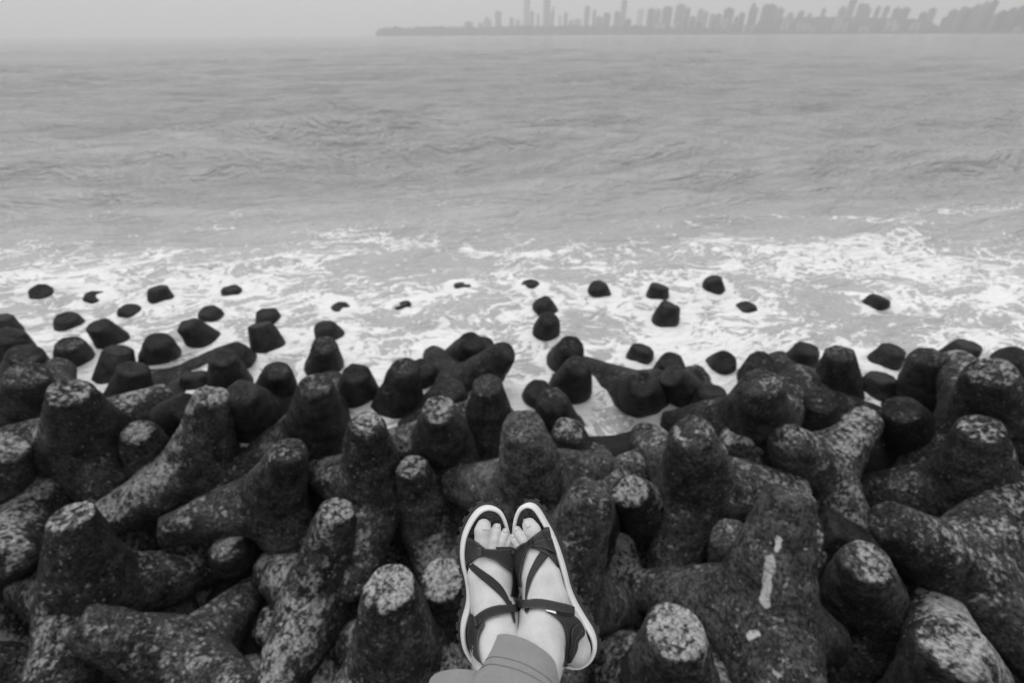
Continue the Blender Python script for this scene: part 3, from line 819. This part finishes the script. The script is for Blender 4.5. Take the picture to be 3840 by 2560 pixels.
def resample(pts, n):
    p = [Vector(q) for q in pts]
    # Catmull-Rom through the traced points
    def cr(a, b, c, d, t): return 0.5 * ((2 * b) + (c - a) * t + (2 * a - 5 * b + 4 * c - d) * t * t + (3 * b - a - 3 * c + d) * t ** 3)
    out = []
    for i in range(n):
        s = i / (n - 1) * (len(p) - 1); k = min(int(s), len(p) - 2); t = s - k
        a = p[k - 1] if k > 0 else 2 * p[0] - p[1]; d = p[k + 2] if k + 2 < len(p) else 2 * p[-1] - p[-2]
        out.append(cr(a, p[k], p[k + 1], d, t))
    return out
def strap(name, ft, e1, e2, mat, parent, thick=0.0022, lift=0.0012, h0=None, n=26, m=7, smooth=2, h_end=(None, None), stitch=True):
    """a band lying on the foot between two traced edges; h0 = height over the footbed where it leaves the foot"""
    A, B = resample(e1, n), resample(e2, n)
    G = [[None] * m for _ in range(n)]
    for i in range(n):
        for j in range(m):
            q = A[i].lerp(B[i], j / (m - 1))
            d = ray(*zp(q.x, q.y)).normalized()
            loc, nor, idx, dist = BV[ft].ray_cast(CAM, d)
            if loc is not None:
                base = (loc - CAM).length - lift / max(0.35, -nor.dot(d))
                G[i][j] = (d, base)
            else: G[i][j] = (d, None)
    hz = lambda i: h0 if h0 is not None else 0.01
    D = np.full((n, m), np.nan)
    for i in range(n):
        for j in range(m):
            if G[i][j][1] is not None: D[i, j] = G[i][j][1]
    # points beside the foot: run down towards the sole edge
    for i in range(n):
        for j in range(m):
            if np.isnan(D[i, j]):
                q = A[i].lerp(B[i], j / (m - 1)); D[i, j] = (ft.P(q.x, q.y, hz(i)) - CAM).length
    for e, hh in ((0, h_end[0]), (n - 1, h_end[1])):
        if hh is not None:
            for j in range(m):
                q = A[e].lerp(B[e], j / (m - 1)); D[e, j] = (ft.P(q.x, q.y, hh) - CAM).length
    for _ in range(smooth):
        E = D.copy(); E[1:-1] = 0.25 * D[:-2] + 0.5 * D[1:-1] + 0.25 * D[2:]; E[:, 1:-1] = 0.25 * E[:, :-2] + 0.5 * E[:, 1:-1] + 0.25 * E[:, 2:]
        D = np.minimum(E, D + 0.0006)
    top = [[CAM + G[i][j][0] * (D[i, j] - thick) for j in range(m)] for i in range(n)]
    bot = [[CAM + G[i][j][0] * (D[i, j] + 0.0004) for j in range(m)] for i in range(n)]
    V = [p for r in top for p in r] + [p for r in bot for p in r]; N = n * m
    Fc = []
    for i in range(n - 1):
        for j in range(m - 1):
            a = i * m + j
            Fc.append((a, a + 1, a + m + 1, a + m)); Fc.append((N + a, N + a + m, N + a + m + 1, N + a + 1))
    for i in range(n - 1):
        for j in (0, m - 1):
            a, b = i * m + j, (i + 1) * m + j
            Fc.append((a, b, N + b, N + a) if j == 0 else (b, a, N + a, N + b))
    for j in range(m - 1):
        for i in (0, n - 1):
            a, b = i * m + j, i * m + j + 1
            Fc.append((b, a, N + a, N + b) if i == 0 else (a, b, N + b, N + a))
    o = child(name, V, Fc, mat, parent)
    if stitch:
        SV, SF = [], []
        for frac in (0.10, 0.90):
            jj = frac * (m - 1); j0 = int(jj); fr = jj - j0
            line = [top[i][j0].lerp(top[i][min(j0 + 1, m - 1)], fr) for i in range(n)]
            for i in range(1, n - 2):
                for sA, sB in ((0.05, 0.42), (0.55, 0.92)):
                    a, b = line[i].lerp(line[i + 1], sA), line[i].lerp(line[i + 1], sB)
                    dr = (b - a).normalized(); up = (CAM - a).normalized(); sd = dr.cross(up) * 0.00028
                    lift_ = up * 0.0005
                    k = len(SV); SV += [a - sd + lift_, a + sd + lift_, b + sd + lift_, b - sd + lift_, a - lift_, b - lift_]
                    SF += [(k, k + 1, k + 2, k + 3), (k, k + 3, k + 5, k + 4), (k + 1, k + 4, k + 5, k + 2)]
        s = child('stitching', SV, SF, M_STITCH, parent, False); s['kind'] = 'stuff'
    return o

def sandal(ft, outline, sgn, label):
    sd = empty('sandal'); sd.parent = person; sd['label'] = label
    n = 132
    src = [Vector(ft.loc(ft.P(x, y, -0.010))[:2]) for x, y in outline]
    pts = resample(src + [src[0]], n + 1)[:-1]
    for _ in range(2): pts = [(pts[i - 1] + 2 * pts[i] + pts[(i + 1) % n]) / 4 for i in range(n)]
    area = sum(pts[i].x * pts[(i + 1) % n].y - pts[(i + 1) % n].x * pts[i].y for i in range(n))
    def nrm(i):
        t = (pts[(i + 1) % n] - pts[i - 1]).normalized()
        return Vector((t.y, -t.x)) if area > 0 else Vector((-t.y, t.x))
    N2 = [nrm(i) for i in range(n)]
    ymin, ymax = min(p.y for p in pts), max(p.y for p in pts)
    def spring(y): f = (y - ymin) / (ymax - ymin); return 0.010 * max(0, (f - 0.78) / 0.22) ** 2       # toe curls up
    def ring(off, h): return [ft.wld((pts[i].x + N2[i].x * off, pts[i].y + N2[i].y * off, h + spring(pts[i].y))) for i in range(n)]
    def loft(rings, closed=True):
        V = [p for r in rings for p in r]; F_ = []; R_ = len(rings)
        for k in range(R_ if closed else R_ - 1):
            a0, b0 = k * n, ((k + 1) % R_) * n
            for i in range(n):
                j = (i + 1) % n; F_.append((a0 + i, a0 + j, b0 + j, b0 + i))
        return V, F_
    prof = [(-0.0066, -0.004), (-0.0064, 0.0022), (-0.0054, 0.0046), (-0.0034, 0.0056), (-0.0012, 0.0044), (0.0004, 0.0010), (0.0012, -0.006), (0.0008, -0.014), (0.0, -0.020), (-0.0066, -0.020)]
    V, F_ = loft([ring(a, b) for a, b in prof])
    child('midsole', V, F_ if area < 0 else [f[::-1] for f in F_], M_MID, sd)
    # footbed, dished a little
    rings = [ring(-0.0060, 0.0008), ring(-0.016, -0.0002), ring(-0.026, -0.0006)]
    V = [p for r in rings for p in r]; F_ = []
    for k in range(2):
        for i in range(n): j = (i + 1) % n; F_.append((k * n + i, k * n + j, (k + 1) * n + j, (k + 1) * n + i))
    F_.append(tuple(range(2 * n, 3 * n)))
    child('footbed', V, F_, M_BED, sd)
    # outsole and its lugs
    V, F_ = loft([ring(0.0016, -0.0195), ring(0.0032, -0.023), ring(0.0030, -0.031), ring(-0.012, -0.032), ring(-0.012, -0.0195)])
    child('outsole', V, F_, M_OUT, sd)
    per = [0.0]
    for i in range(n): per.append(per[-1] + (pts[(i + 1) % n] - pts[i]).length)
    s = 0.004; lug_len = 0.0125
    while s < per[-1] - lug_len:
        ids = [i for i in range(n) if s <= per[i] <= s + lug_len]
        if len(ids) >= 2:
            r0 = [(0.0030, -0.0235), (0.0066, -0.0250), (0.0062, -0.0345), (-0.006, -0.0365), (-0.006, -0.0315)]
            V, F_ = [], []; R_ = len(r0)
            for i in ids:
                for a, b in r0: V.append(ft.wld((pts[i].x + N2[i].x * a, pts[i].y + N2[i].y * a, b + spring(pts[i].y))))
            for k in range(len(ids) - 1):
                for r in range(R_):
                    F_.append((k * R_ + r, k * R_ + (r + 1) % R_, (k + 1) * R_ + (r + 1) % R_, (k + 1) * R_ + r))
            F_.append(tuple(range(R_))); F_.append(tuple(reversed(range((len(ids) - 1) * R_, len(ids) * R_))))
            child('tread_lug', V, F_, M_OUT, sd, False)
        s += lug_len + 0.0055
    return sd
outL = [(480, 130), (540, 142), (590, 178), (622, 232), (643, 292), (662, 370), (680, 470), (692, 570), (694, 680), (676, 790), (652, 900), (640, 1010), (636, 1120), (628, 1220), (600, 1320), (548, 1395), (480, 1432), (410, 1425), (345, 1372), (298, 1292), (278, 1200), (278, 1110), (294, 1035), (316, 960), (326, 880), (320, 790), (304, 705), (284, 630), (273, 545), (276, 460), (292, 375), (326, 288), (372, 205), (422, 152)]
outR = [(825, 108), (882, 130), (927, 192), (968, 272), (1012, 352), (1050, 440), (1082, 530), (1110, 620), (1132, 705), (1152, 790), (1186, 880), (1232, 970), (1286, 1060), (1332, 1132), (1362, 1205), (1368, 1280), (1345, 1350), (1295, 1405), (1225, 1432), (1150, 1425), (1080, 1375), (1025, 1290), (985, 1190), (950, 1090), (905, 990), (850, 900), (795, 810), (750, 710), (720, 600), (702, 490), (700, 390), (706, 310), (722, 225), (760, 145)]
SL = sandal(FL, outL, -1, 'dark sandal on the foot whose big toe lies flat beside the second toe')
SR = sandal(FR, outR, 1, 'dark sandal whose ankle strap ends in a loose folded tab')
# straps of the first sandal
strap('leather_panel', FL, [(322, 405), (345, 395), (395, 425), (440, 458), (470, 482)], [(310, 640), (342, 614), (388, 575), (425, 556), (448, 548)], M_LEATHER, SL, 0.0024, h0=0.006, h_end=(0.0, None))
strap('toe_strap', FL, [(440, 484), (500, 488), (560, 490), (620, 480), (680, 474), (706, 480)], [(440, 550), (500, 562), (560, 585), (620, 628), (680, 672), (712, 695)], M_WEB, SL, 0.0026, lift=0.0032, h0=0.012)
strap('strap_edge', FL, [(560, 471), (620, 470), (690, 472)], [(560, 492), (620, 496), (695, 498)], M_LEATHER, SL, 0.0016, lift=0.0016, h0=0.012, stitch=False)
strap('cross_strap', FL, [(350, 590), (450, 658), (540, 722), (610, 790), (655, 868), (682, 930)], [(318, 622), (418, 714), (505, 785), (575, 845), (622, 895), (655, 945)], M_WEB, SL, 0.0016, h0=0.010, h_end=(0.002, None), stitch=False)
strap('ankle_strap', FL, [(372, 1042), (430, 995), (500, 957), (580, 938), (660, 935), (725, 930), (762, 935)], [(402, 1108), (462, 1060), (530, 1030), (600, 1010), (660, 1002), (725, 992), (766, 985)], M_WEB, SL, 0.0026, lift=0.0030, h0=0.045)
strap('heel_panel', FL, [(360, 1002), (334, 1062), (326, 1150), (332, 1232), (358, 1318), (398, 1378), (452, 1422)], [(398, 1062), (468, 1082), (428, 1160), (414, 1240), (420, 1320), (438, 1388), (466, 1428)], M_LEATHER, SL, 0.0024, lift=0.0026, h0=0.031)
strap('side_strap', FL, [(690, 660), (694, 730), (690, 800), (676, 868)], [(748, 690), (750, 760), (746, 830), (735, 886)], M_WEB, SL, 0.002, h0=0.024, stitch=False)
strap('side_strap', FL, [(655, 900), (668, 960), (690, 1030), (706, 1082)], [(682, 905), (700, 960), (712, 1030), (716, 1078)], M_WEB, SL, 0.002, h0=0.03, stitch=False)
strap('buckle', FL, [(402, 476), (422, 474), (446, 478)], [(404, 550), (422, 556), (442, 556)], M_BUCKLE, SL, 0.0030, lift=0.0042, h0=0.012, n=6, stitch=False)
strap('buckle', FL, [(366, 1052), (378, 1046), (392, 1040)], [(388, 1118), (400, 1112), (412, 1104)], M_BUCKLE, SL, 0.0030, lift=0.0046, h0=0.03, n=6, stitch=False)
# straps of the second sandal
strap('leather_panel', FR, [(988, 312), (960, 312), (920, 340), (870, 375), (822, 412)], [(1064, 642), (1040, 606), (985, 548), (915, 508), (842, 480)], M_LEATHER, SR, 0.0024, h0=0.006, h_end=(0.0, None))
strap('leather_overlay', FR, [(1010, 398), (960, 402), (905, 418), (838, 455)], [(1050, 535), (990, 500), (920, 472), (845, 468)], M_LEATHER, SR, 0.0016, lift=0.0038, h0=0.010)
strap('toe_strap', FR, [(818, 424), (745, 460), (672, 525), (690, 600), (712, 690), (738, 790)], [(846, 466), (812, 508), (786, 570), (766, 640), (752, 710), (762, 795)], M_WEB, SR, 0.0026, lift=0.0030, h0=0.014)
strap('strap_edge', FR, [(765, 448), (720, 480), (668, 524)], [(775, 462), (728, 497), (680, 545)], M_LEATHER, SR, 0.0018, lift=0.0058, h0=0.016, stitch=False)
strap('cross_strap', FR, [(922, 498), (880, 560), (838, 640), (808, 720), (795, 800), (790, 890)], [(1000, 522), (945, 590), (888, 665), (845, 745), (815, 830), (802, 900)], M_WEB2, SR, 0.0016, h0=0.012, stitch=False)
strap('ankle_strap', FR, [(718, 882), (790, 895), (880, 886), (960, 893), (1050, 912), (1130, 930), (1192, 952)], [(722, 955), (800, 965), (880, 962), (960, 968), (1050, 985), (1120, 1002), (1194, 1010)], M_WEB2, SR, 0.0028, lift=0.0032, h0=0.040)
strap('folded_tab', FR, [(1020, 985), (1080, 988), (1140, 998), (1186, 985)], [(1030, 996), (1080, 1010), (1140, 1026), (1192, 1020)], M_WEB, SR, 0.0030, lift=0.002, h0=0.030, stitch=False)
strap('heel_panel', FR, [(958, 985), (1040, 1040), (1090, 1092), (1118, 1162), (1125, 1250), (1118, 1340), (1096, 1440)], [(1186, 1020), (1236, 1062), (1274, 1138), (1270, 1185), (1228, 1235), (1212, 1310), (1150, 1432)], M_LEATHER, SR, 0.0024, h0=0.014)
strap('heel_overlay', FR, [(1238, 1075), (1180, 1120), (1165, 1180), (1160, 1260), (1140, 1360)], [(1272, 1140), (1240, 1178), (1205, 1230), (1195, 1300), (1165, 1400)], M_LEATHER, SR, 0.0014, lift=0.0038, h0=0.018)
strap('side_strap', FR, [(790, 960), (786, 985), (800, 1000)], [(830, 962), (818, 985), (806, 1002)], M_WEB, SR, 0.002, h0=0.04, n=8, stitch=False)
strap('buckle', FR, [(812, 420), (826, 412), (838, 406)], [(838, 484), (850, 476), (858, 466)], M_BUCKLE, SR, 0.0030, lift=0.0048, h0=0.014, n=6, stitch=False)
strap('strap_tag', FR, [(956, 974), (1000, 980), (1040, 990)], [(962, 986), (1000, 996), (1044, 1010)], M_STEEL, SR, 0.0016, lift=0.0036, h0=0.03, n=8, stitch=False)
# toenails
for ft, e1, e2 in ((FL, [(456, 268), (449, 298), (452, 336)], [(511, 266), (517, 298), (508, 338)]), (FL, [(553, 284), (551, 298), (554, 315)], [(592, 284), (595, 298), (591, 315)]), (FL, [(619, 326), (617, 338), (620, 352)], [(650, 328), (652, 340), (650, 353)]),
                   (FR, [(776, 250), (786, 285), (808, 322)], [(812, 240), (826, 268), (842, 300)]), (FR, [(706, 312), (708, 326), (714, 342)], [(728, 302), (734, 314), (738, 330)]), (FR, [(676, 372), (678, 385), (684, 398)], [(698, 366), (703, 376), (707, 388)])):
    strap('toenail', ft, e1, e2, M_NAIL, body, 0.0006, lift=0.0004, h0=0.012, n=8, m=6, smooth=1, stitch=False)

# trousers: two jersey legs, the near one's wide cuff lying over both ankles
def tube(A, d, stations, seg=64, skew=0.0, seed=1):
    rs = np.random.RandomState(seed)
    e1 = Vector((1, 0, 0)); e1 = (e1 - d * e1.dot(d)).normalized(); e2 = d.cross(e1).normalized()
    if e2.z < 0: e2 = -e2
    ph = rs.uniform(0, 6.28, 6)
    rings = []
    for (s, rx, ry, cx, cz, fold) in stations:
        r = []
        for k in range(seg):
            a = 2 * math.pi * k / seg
            w = 1 + fold * (0.5 * math.sin(3 * a + ph[0] + 9 * s) + 0.3 * math.sin(5 * a + ph[1] - 14 * s) + 0.2 * math.sin(8 * a + ph[2]))
            q = A + d * (s + skew * math.cos(a) * math.exp(-s * 5)) + e1 * (cx + rx * w * math.cos(a)) + e2 * (cz + ry * w * math.sin(a))
            r.append(q)
        rings.append(r)
    return rings
def tube_mesh(rings, hem=0.004):
    seg = len(rings[0]); inner = [[p + (sum(rings[0], Vector()) / seg - p).normalized() * 0.003 for p in rings[0]], [p + (sum(rings[1], Vector()) / seg - p).normalized() * 0.003 for p in rings[1]]]
    R_ = [inner[1], inner[0]] + rings
    V = [p for r in R_ for p in r]; F_ = []
    for k in range(len(R_) - 1):
        for i in range(seg): j = (i + 1) % seg; F_.append((k * seg + i, k * seg + j, (k + 1) * seg + j, (k + 1) * seg + i))
    return V, F_
def smooth_stations(st, n):
    out = []
    for i in range(n):
        f = (i / (n - 1)) ** 1.7; s = st[0][0] + (st[-1][0] - st[0][0]) * f
        out.append((s,) + tuple(float(np.interp(s, [q[0] for q in st], [q[k] for q in st])) for k in range(1, 6)))
    return out
CUFF_R = smooth_stations([(0.058, .053, .046, -.018, .004, .02), (0.085, .057, .048, -.018, .004, .04), (0.12, .062, .050, -.020, .002, .08), (0.20, .064, .056, -.01, .0, .06), (0.38, .070, .068, .0, .0, .05), (0.85, .095, .09, .04, .0, .03)], 40)
CUFF_L = smooth_stations([(0.072, .052, .036, -.050, -.012, .03), (0.11, .060, .042, -.050, -.016, .05), (0.18, .062, .05, -.03, -.03, .05), (0.38, .070, .068, .0, -.02, .05), (0.85, .095, .09, .0, .0, .03)], 30)
ringsR = tube(ANK_R, LEG_DIR_R, CUFF_R, skew=CUFF_SKEW, seed=3)
ringsL = tube(ANK_L, LEG_DIR_L, CUFF_L, skew=0.01, seed=5)
V1, F1 = tube_mesh(ringsR); V2, F2 = tube_mesh(ringsL)
trousers = child('trousers', V1 + V2, F1 + [tuple(i + len(V1) for i in f) for f in F2], M_CLOTH, person)
def seam(rings, at_s):
    k = max(i for i in range(len(rings)) if i <= at_s); SV, SF = [], []
    c = sum(rings[k], Vector()) / len(rings[k])
    for i in range(len(rings[k])):
        a, b = rings[k][i], rings[k][(i + 1) % len(rings[k])]
        for f0, f1 in ((0.02, 0.28), (0.36, 0.62), (0.70, 0.95)):
            p, q = a.lerp(b, f0), a.lerp(b, f1); up = (p - c).normalized(); sd = (q - p).normalized().cross(up) * 0.00032
            m = len(SV); SV += [p - sd + up * .0006, p + sd + up * .0006, q + sd + up * .0006, q - sd + up * .0006, p - up * .001, q - up * .001]
            SF += [(m, m + 1, m + 2, m + 3), (m, m + 3, m + 5, m + 4), (m + 1, m + 4, m + 5, m + 2)]
    s = child('hem_stitching', SV, SF, M_SEAM, trousers, False); s['kind'] = 'stuff'
seam(ringsR, HEM_K); seam(ringsR, HEM_K + 1)

# ------------------------------------------------------------------ far shore: wooded headland and the towers behind it
leaf_far = mat_plain('far_woodland', 0.045, 0.9, 0.5, 0.02, 0.3, 1.0)
shore_mat = mat_plain('far_shore_rock', 0.12, 0.9, 0.3, 0.02, 0.3, 1.0)
HZ = 133.0
def shore_D(px): return 3300 - 900 * max(0.0, min(1.0, (px - 1400) / 2440))
def far(px, py, dd=0.0): return at(px, py, shore_D(px) + dd)
def ridge_land(name, pts, depth, mat, seed, kind, label, jitter):
    """a tree-covered bank: base on the shore, crest following the given pixel heights"""
    rs = np.random.RandomState(seed)
    xs = np.arange(pts[0][0], pts[-1][0] + 1, 4.0)
    ytop = np.interp(xs, [p[0] for p in pts], [p[1] for p in pts])
    rows = 7; V = []; n = len(xs)
    for k in range(rows):
        fr = k / (rows - 1)
        for i, px in enumerate(xs):
            d = shore_D(px) + depth[0] + (depth[1] - depth[0]) * fr
            q = at(px, HZ, d); top = at(px, ytop[i], shore_D(px) + depth[0])
            h = max(0.5, top.z) * math.sin(min(1.0, fr * 1.6) * math.pi / 2) * (1.0 if fr < 0.7 else 1 - 0.5 * (fr - 0.7) / 0.3)
            if 0 < k < rows - 1: h *= 1 + rs.uniform(-jitter, jitter)
            V.append((q.x, q.y, (-2.0 if k == 0 or k == rows - 1 else h)))
    F = [(k * n + i, k * n + i + 1, (k + 1) * n + i + 1, (k + 1) * n + i) for k in range(rows - 1) for i in range(n - 1)]
    o = mesh_obj(name, V, F, mat, None, False)
    tag(o, label, None, None, kind)
    return o
ridge_land('headland', [(1408, 127), (1425, 106), (1470, 102), (1600, 101), (1800, 102), (1960, 97), (2200, 97), (2420, 96), (2600, 106), (2900, 113), (3300, 116), (3840, 116), (4300, 116)], (0, 380), leaf_far, 3, 'stuff', 'low dark wooded headland reaching into the sea under the skyline', 0.22)
ridge_land('wooded_hill', [(2840, 118), (2875, 70), (2940, 62), (3060, 58), (3200, 62), (3330, 64), (3420, 68), (3480, 84), (3540, 116)], (260, 700), leaf_far, 4, 'stuff', 'dark wooded hill rising behind the far shore', 0.06)
TONES = [mat_plain('tower_concrete', 0.16, 0.85, 0.2, 0.03, 0.1, 0.5), mat_plain('tower_plaster', 0.30, 0.85, 0.2, 0.03, 0.1, 0.5), mat_plain('tower_whitewash', 0.62, 0.8, 0.15, 0.03, 0.1, 0.5)]
band_mat = mat_plain('tower_window_band', 0.06, 0.4, 0.2, 0.03, 0.1, 0.5)
def tower(x0, x1, ytop, dd, tone, label, group, crown=0):
    p0, p1, tp = far(x0, HZ, dd), far(x1, HZ, dd), far((x0 + x1) / 2, ytop, dd)
    c = (p0 + p1) / 2; wdt = (p1 - p0).length; h = tp.z; dep = min(wdt * 0.8 + 6, 45)
    ang = math.atan2(c.x, c.y)
    o = empty('high_rise', (c.x, c.y, -1.0)); o.rotation_euler = (0, 0, -ang)
    tag(o, label, 'high-rise', group)
    # body: storeys as stacked slabs with recessed window bands
    nb = int(max(4, min(40, h / 9)))
    v, f = box_mesh(-wdt / 2 + 0.8, wdt / 2 - 0.8, 0.8, dep - 0.8, 0, h)
    mesh_obj('window_band', v, f, band_mat, o, False)
    V, Fc = [], []
    for k in range(nb):
        z0_, z1_ = h * k / nb + 1, h * (k + 0.62) / nb + 1
        v, f = box_mesh(-wdt / 2, wdt / 2, 0, dep, z0_, z1_)
        Fc += [tuple(i + len(V) for i in q) for q in f]; V += v
    for sx in (-1, 1):
        v, f = box_mesh(sx * wdt * 0.42 - wdt * 0.085, sx * wdt * 0.42 + wdt * 0.085, -0.6, dep + 0.6, 0, h + 0.5)
        Fc += [tuple(i + len(V) for i in q) for q in f]; V += v
    mesh_obj('facade', V, Fc, TONES[tone], o, False)
    if crown == 2:
        v = [(-wdt * 0.3, dep * 0.2, h), (wdt * 0.3, dep * 0.2, h), (wdt * 0.3, dep * 0.8, h), (-wdt * 0.3, dep * 0.8, h), (0, dep / 2, h * 1.28)]
        mesh_obj('roof', v, [(0, 1, 4), (1, 2, 4), (2, 3, 4), (3, 0, 4), (3, 2, 1, 0)], TONES[tone], o, False)
    else:
        k = 0.5 if crown == 0 else 0.8
        v, f = box_mesh(-wdt / 2 * k, wdt / 2 * k * 0.7, dep * 0.2, dep * 0.7, h - 0.5, h + min(9, h * 0.07))
        mesh_obj('roof_house', v, f, TONES[tone], o, False)
    return o
S3 = 3.675
def I3(l): return [(1920 + a / S3, 1920 + b / S3, t / S3, *r) for a, b, t, *r in l]
def I2(l): return [(2560 + a / S3, 2560 + b / S3, t / S3, *r) for a, b, t, *r in l]
def I1(l): return [(3200 + a / S3, 3200 + b / S3, t / S3, *r) for a, b, t, *r in l]
# (x0, x1, ytop, extra distance, tone, crown)
slender = I3([(158, 206, -170, 1500, 1, 0), (206, 242, -150, 1300, 0, 1), (424, 516, -160, 1100, 0, 0), (1465, 1540, 12, 1000, 0, 0)]) + I2([(2150, 2245, -180, 900, 0, 0)])
for i, (a, b, y, d, tn, cr) in enumerate(slender):
    tower(a, b, y, d, tn, ['pale half of the twin towers soaring highest over the headland', 'darker half of the twin towers soaring highest over the headland',
          'broad slab tower beside the twin towers, as tall as they are', 'lone slim tower with lower block at its foot, mid skyline', 'tall slim tower rising alone above the wooded hill'][i], 'tallest towers of the far skyline', cr)
mids = [(1745, 1775, 84, 700, 0, 0), (1795, 1811, 88, 700, 0, 0), (1814, 1844, 74, 900, 1, 2), (1858, 1881, 45, 900, 0, 0), (1911, 1926, 68, 700, 0, 0), (1934, 1950, 76, 700, 1, 0)]
mids += I3([(250, 296, 165, 700, 0, 0), (336, 372, 205, 900, 1, 0), (516, 575, 170, 800, 1, 0), (545, 572, 100, 900, 1, 0), (636, 668, 225, 800, 1, 0), (704, 752, 182, 600, 0, 0), (775, 830, 285, 700, 1, 0),
            (836, 945, 270, 400, 2, 0), (980, 1046, 96, 700, 0, 0), (1090, 1136, 150, 800, 0, 0), (1140, 1232, 240, 600, 0, 0), (1238, 1332, 195, 600, 0, 1), (1384, 1462, 172, 600, 0, 0), (1540, 1622, 270, 300, 0, 0),
            (1690, 1782, 132, 1300, 2, 0), (1828, 1920, 130, 500, 0, 0), (1925, 2012, 138, 600, 1, 0), (2030, 2160, 112, 500, 0, 1), (2200, 2330, 76, 350, 1, 0), (2335, 2400, 130, 500, 0, 0)])
mids += I2([(-10, 50, 122, 600, 0, 0), (60, 140, 235, 300, 0, 0), (150, 236, 138, 700, 1, 0), (238, 300, 172, 700, 1, 0), (325, 400, 205, 500, 1, 0), (400, 490, 205, 600, 0, 0), (505, 640, 126, 450, 0, 0), (660, 720, 235, 300, 1, 0), (715, 800, 186, 500, 0, 0),
            (845, 960, 112, 500, 0, 0), (855, 915, 62, 600, 0, 0), (1010, 1200, 84, 380, 0, 1), (1205, 1310, 122, 520, 1, 0), (1370, 1450, 186, 760, 0, 0), (1505, 1592, 162, 760, 0, 0), (1640, 1700, 190, 760, 1, 0), (1815, 1872, 130, 760, 0, 0), (2045, 2140, 112, 760, 0, 0), (2285, 2360, 78, 760, 0, 1)])
mids += I1([(-10, 84, 80, 770, 0, 1), (84, 128, 132, 770, 0, 0), (180, 246, 102, 770, 0, 0), (292, 368, 102, 770, 0, 0), (425, 520, 122, 770, 0, 0), (528, 650, 122, 780, 0, 0), (800, 900, 180, 770, 0, 0), (900, 1010, 128, 790, 1, 0),
            (1130, 1200, 250, 300, 1, 0), (1185, 1320, 150, 500, 1, 0), (1325, 1420, 110, 560, 1, 0), (1400, 1490, 130, 420, 0, 0), (1480, 1600, 86, 520, 1, 0), (1590, 1690, 52, 620, 1, 0), (1690, 1790, 24, 480, 0, 0), (1860, 1980, 160, 380, 0, 0), (1980, 2110, 126, 420, 1, 0), (2110, 2250, 92, 360, 0, 0), (2240, 2420, 4, 330, 0, 1), (2420, 2600, 40, 380, 0, 0), (2215, 2330, 52, 520, 1, 0), (1790, 1880, 200, 600, 1, 0)])
for a, b, y, d, tn, cr in mids:
    tower(a, b, y, d, tn, 'mid-height grey tower block fading into the haze of the far skyline', 'tower blocks of the far skyline', cr)
lows = I2([(1325, 1420, 270, 150, 2, 0), (1540, 1640, 322, 120, 2, 0), (1660, 1722, 340, 120, 2, 0), (1740, 1802, 372, 100, 2, 0), (1955, 1992, 404, 90, 2, 0), (2035, 2130, 240, 130, 2, 0), (2160, 2225, 312, 120, 2, 0)]) + I1([(400, 520, 272, 130, 2, 0), (530, 590, 345, 110, 2, 0), (740, 860, 312, 140, 2, 0), (2170, 2260, 372, 90, 2, 0), (60, 180, 372, 100, 2, 0)]) + I3([(1960, 2080, 325, 120, 2, 0), (2210, 2280, 300, 130, 2, 0)])
rb = random.Random(9)
for k in range(26):
    x = 2520 + 13 * k + rb.uniform(-4, 4)
    lows.append((x, x + rb.uniform(9, 22), rb.uniform(72, 112), rb.uniform(60, 260), rb.choice([0, 1, 1, 2]), 0))
for a, b, y, d, tn, cr in lows:
    tower(a, b, y, d, tn, 'low pale apartment block standing close to the far waterline', 'low blocks along the far shore', cr)

# ------------------------------------------------------------------ sea haze
t = NT('haze_air'); t.n.remove(t.b)
pv = t.new('ShaderNodeVolumePrincipled')
pv.inputs['Color'].default_value = (0.97, 0.97, 0.97, 1); pv.inputs['Density'].default_value = 0.00036; pv.inputs['Anisotropy'].default_value = 0.2
t.link(pv.outputs[0], t.out.inputs['Volume'])
v, f = box_mesh(-9800, 9800, -60, 9800, -4.0, 460)
hz = mesh_obj('haze', v, f, t.m, None, False); hz['kind'] = 'stuff'; hz['label'] = 'thin sea haze veiling the far shore'
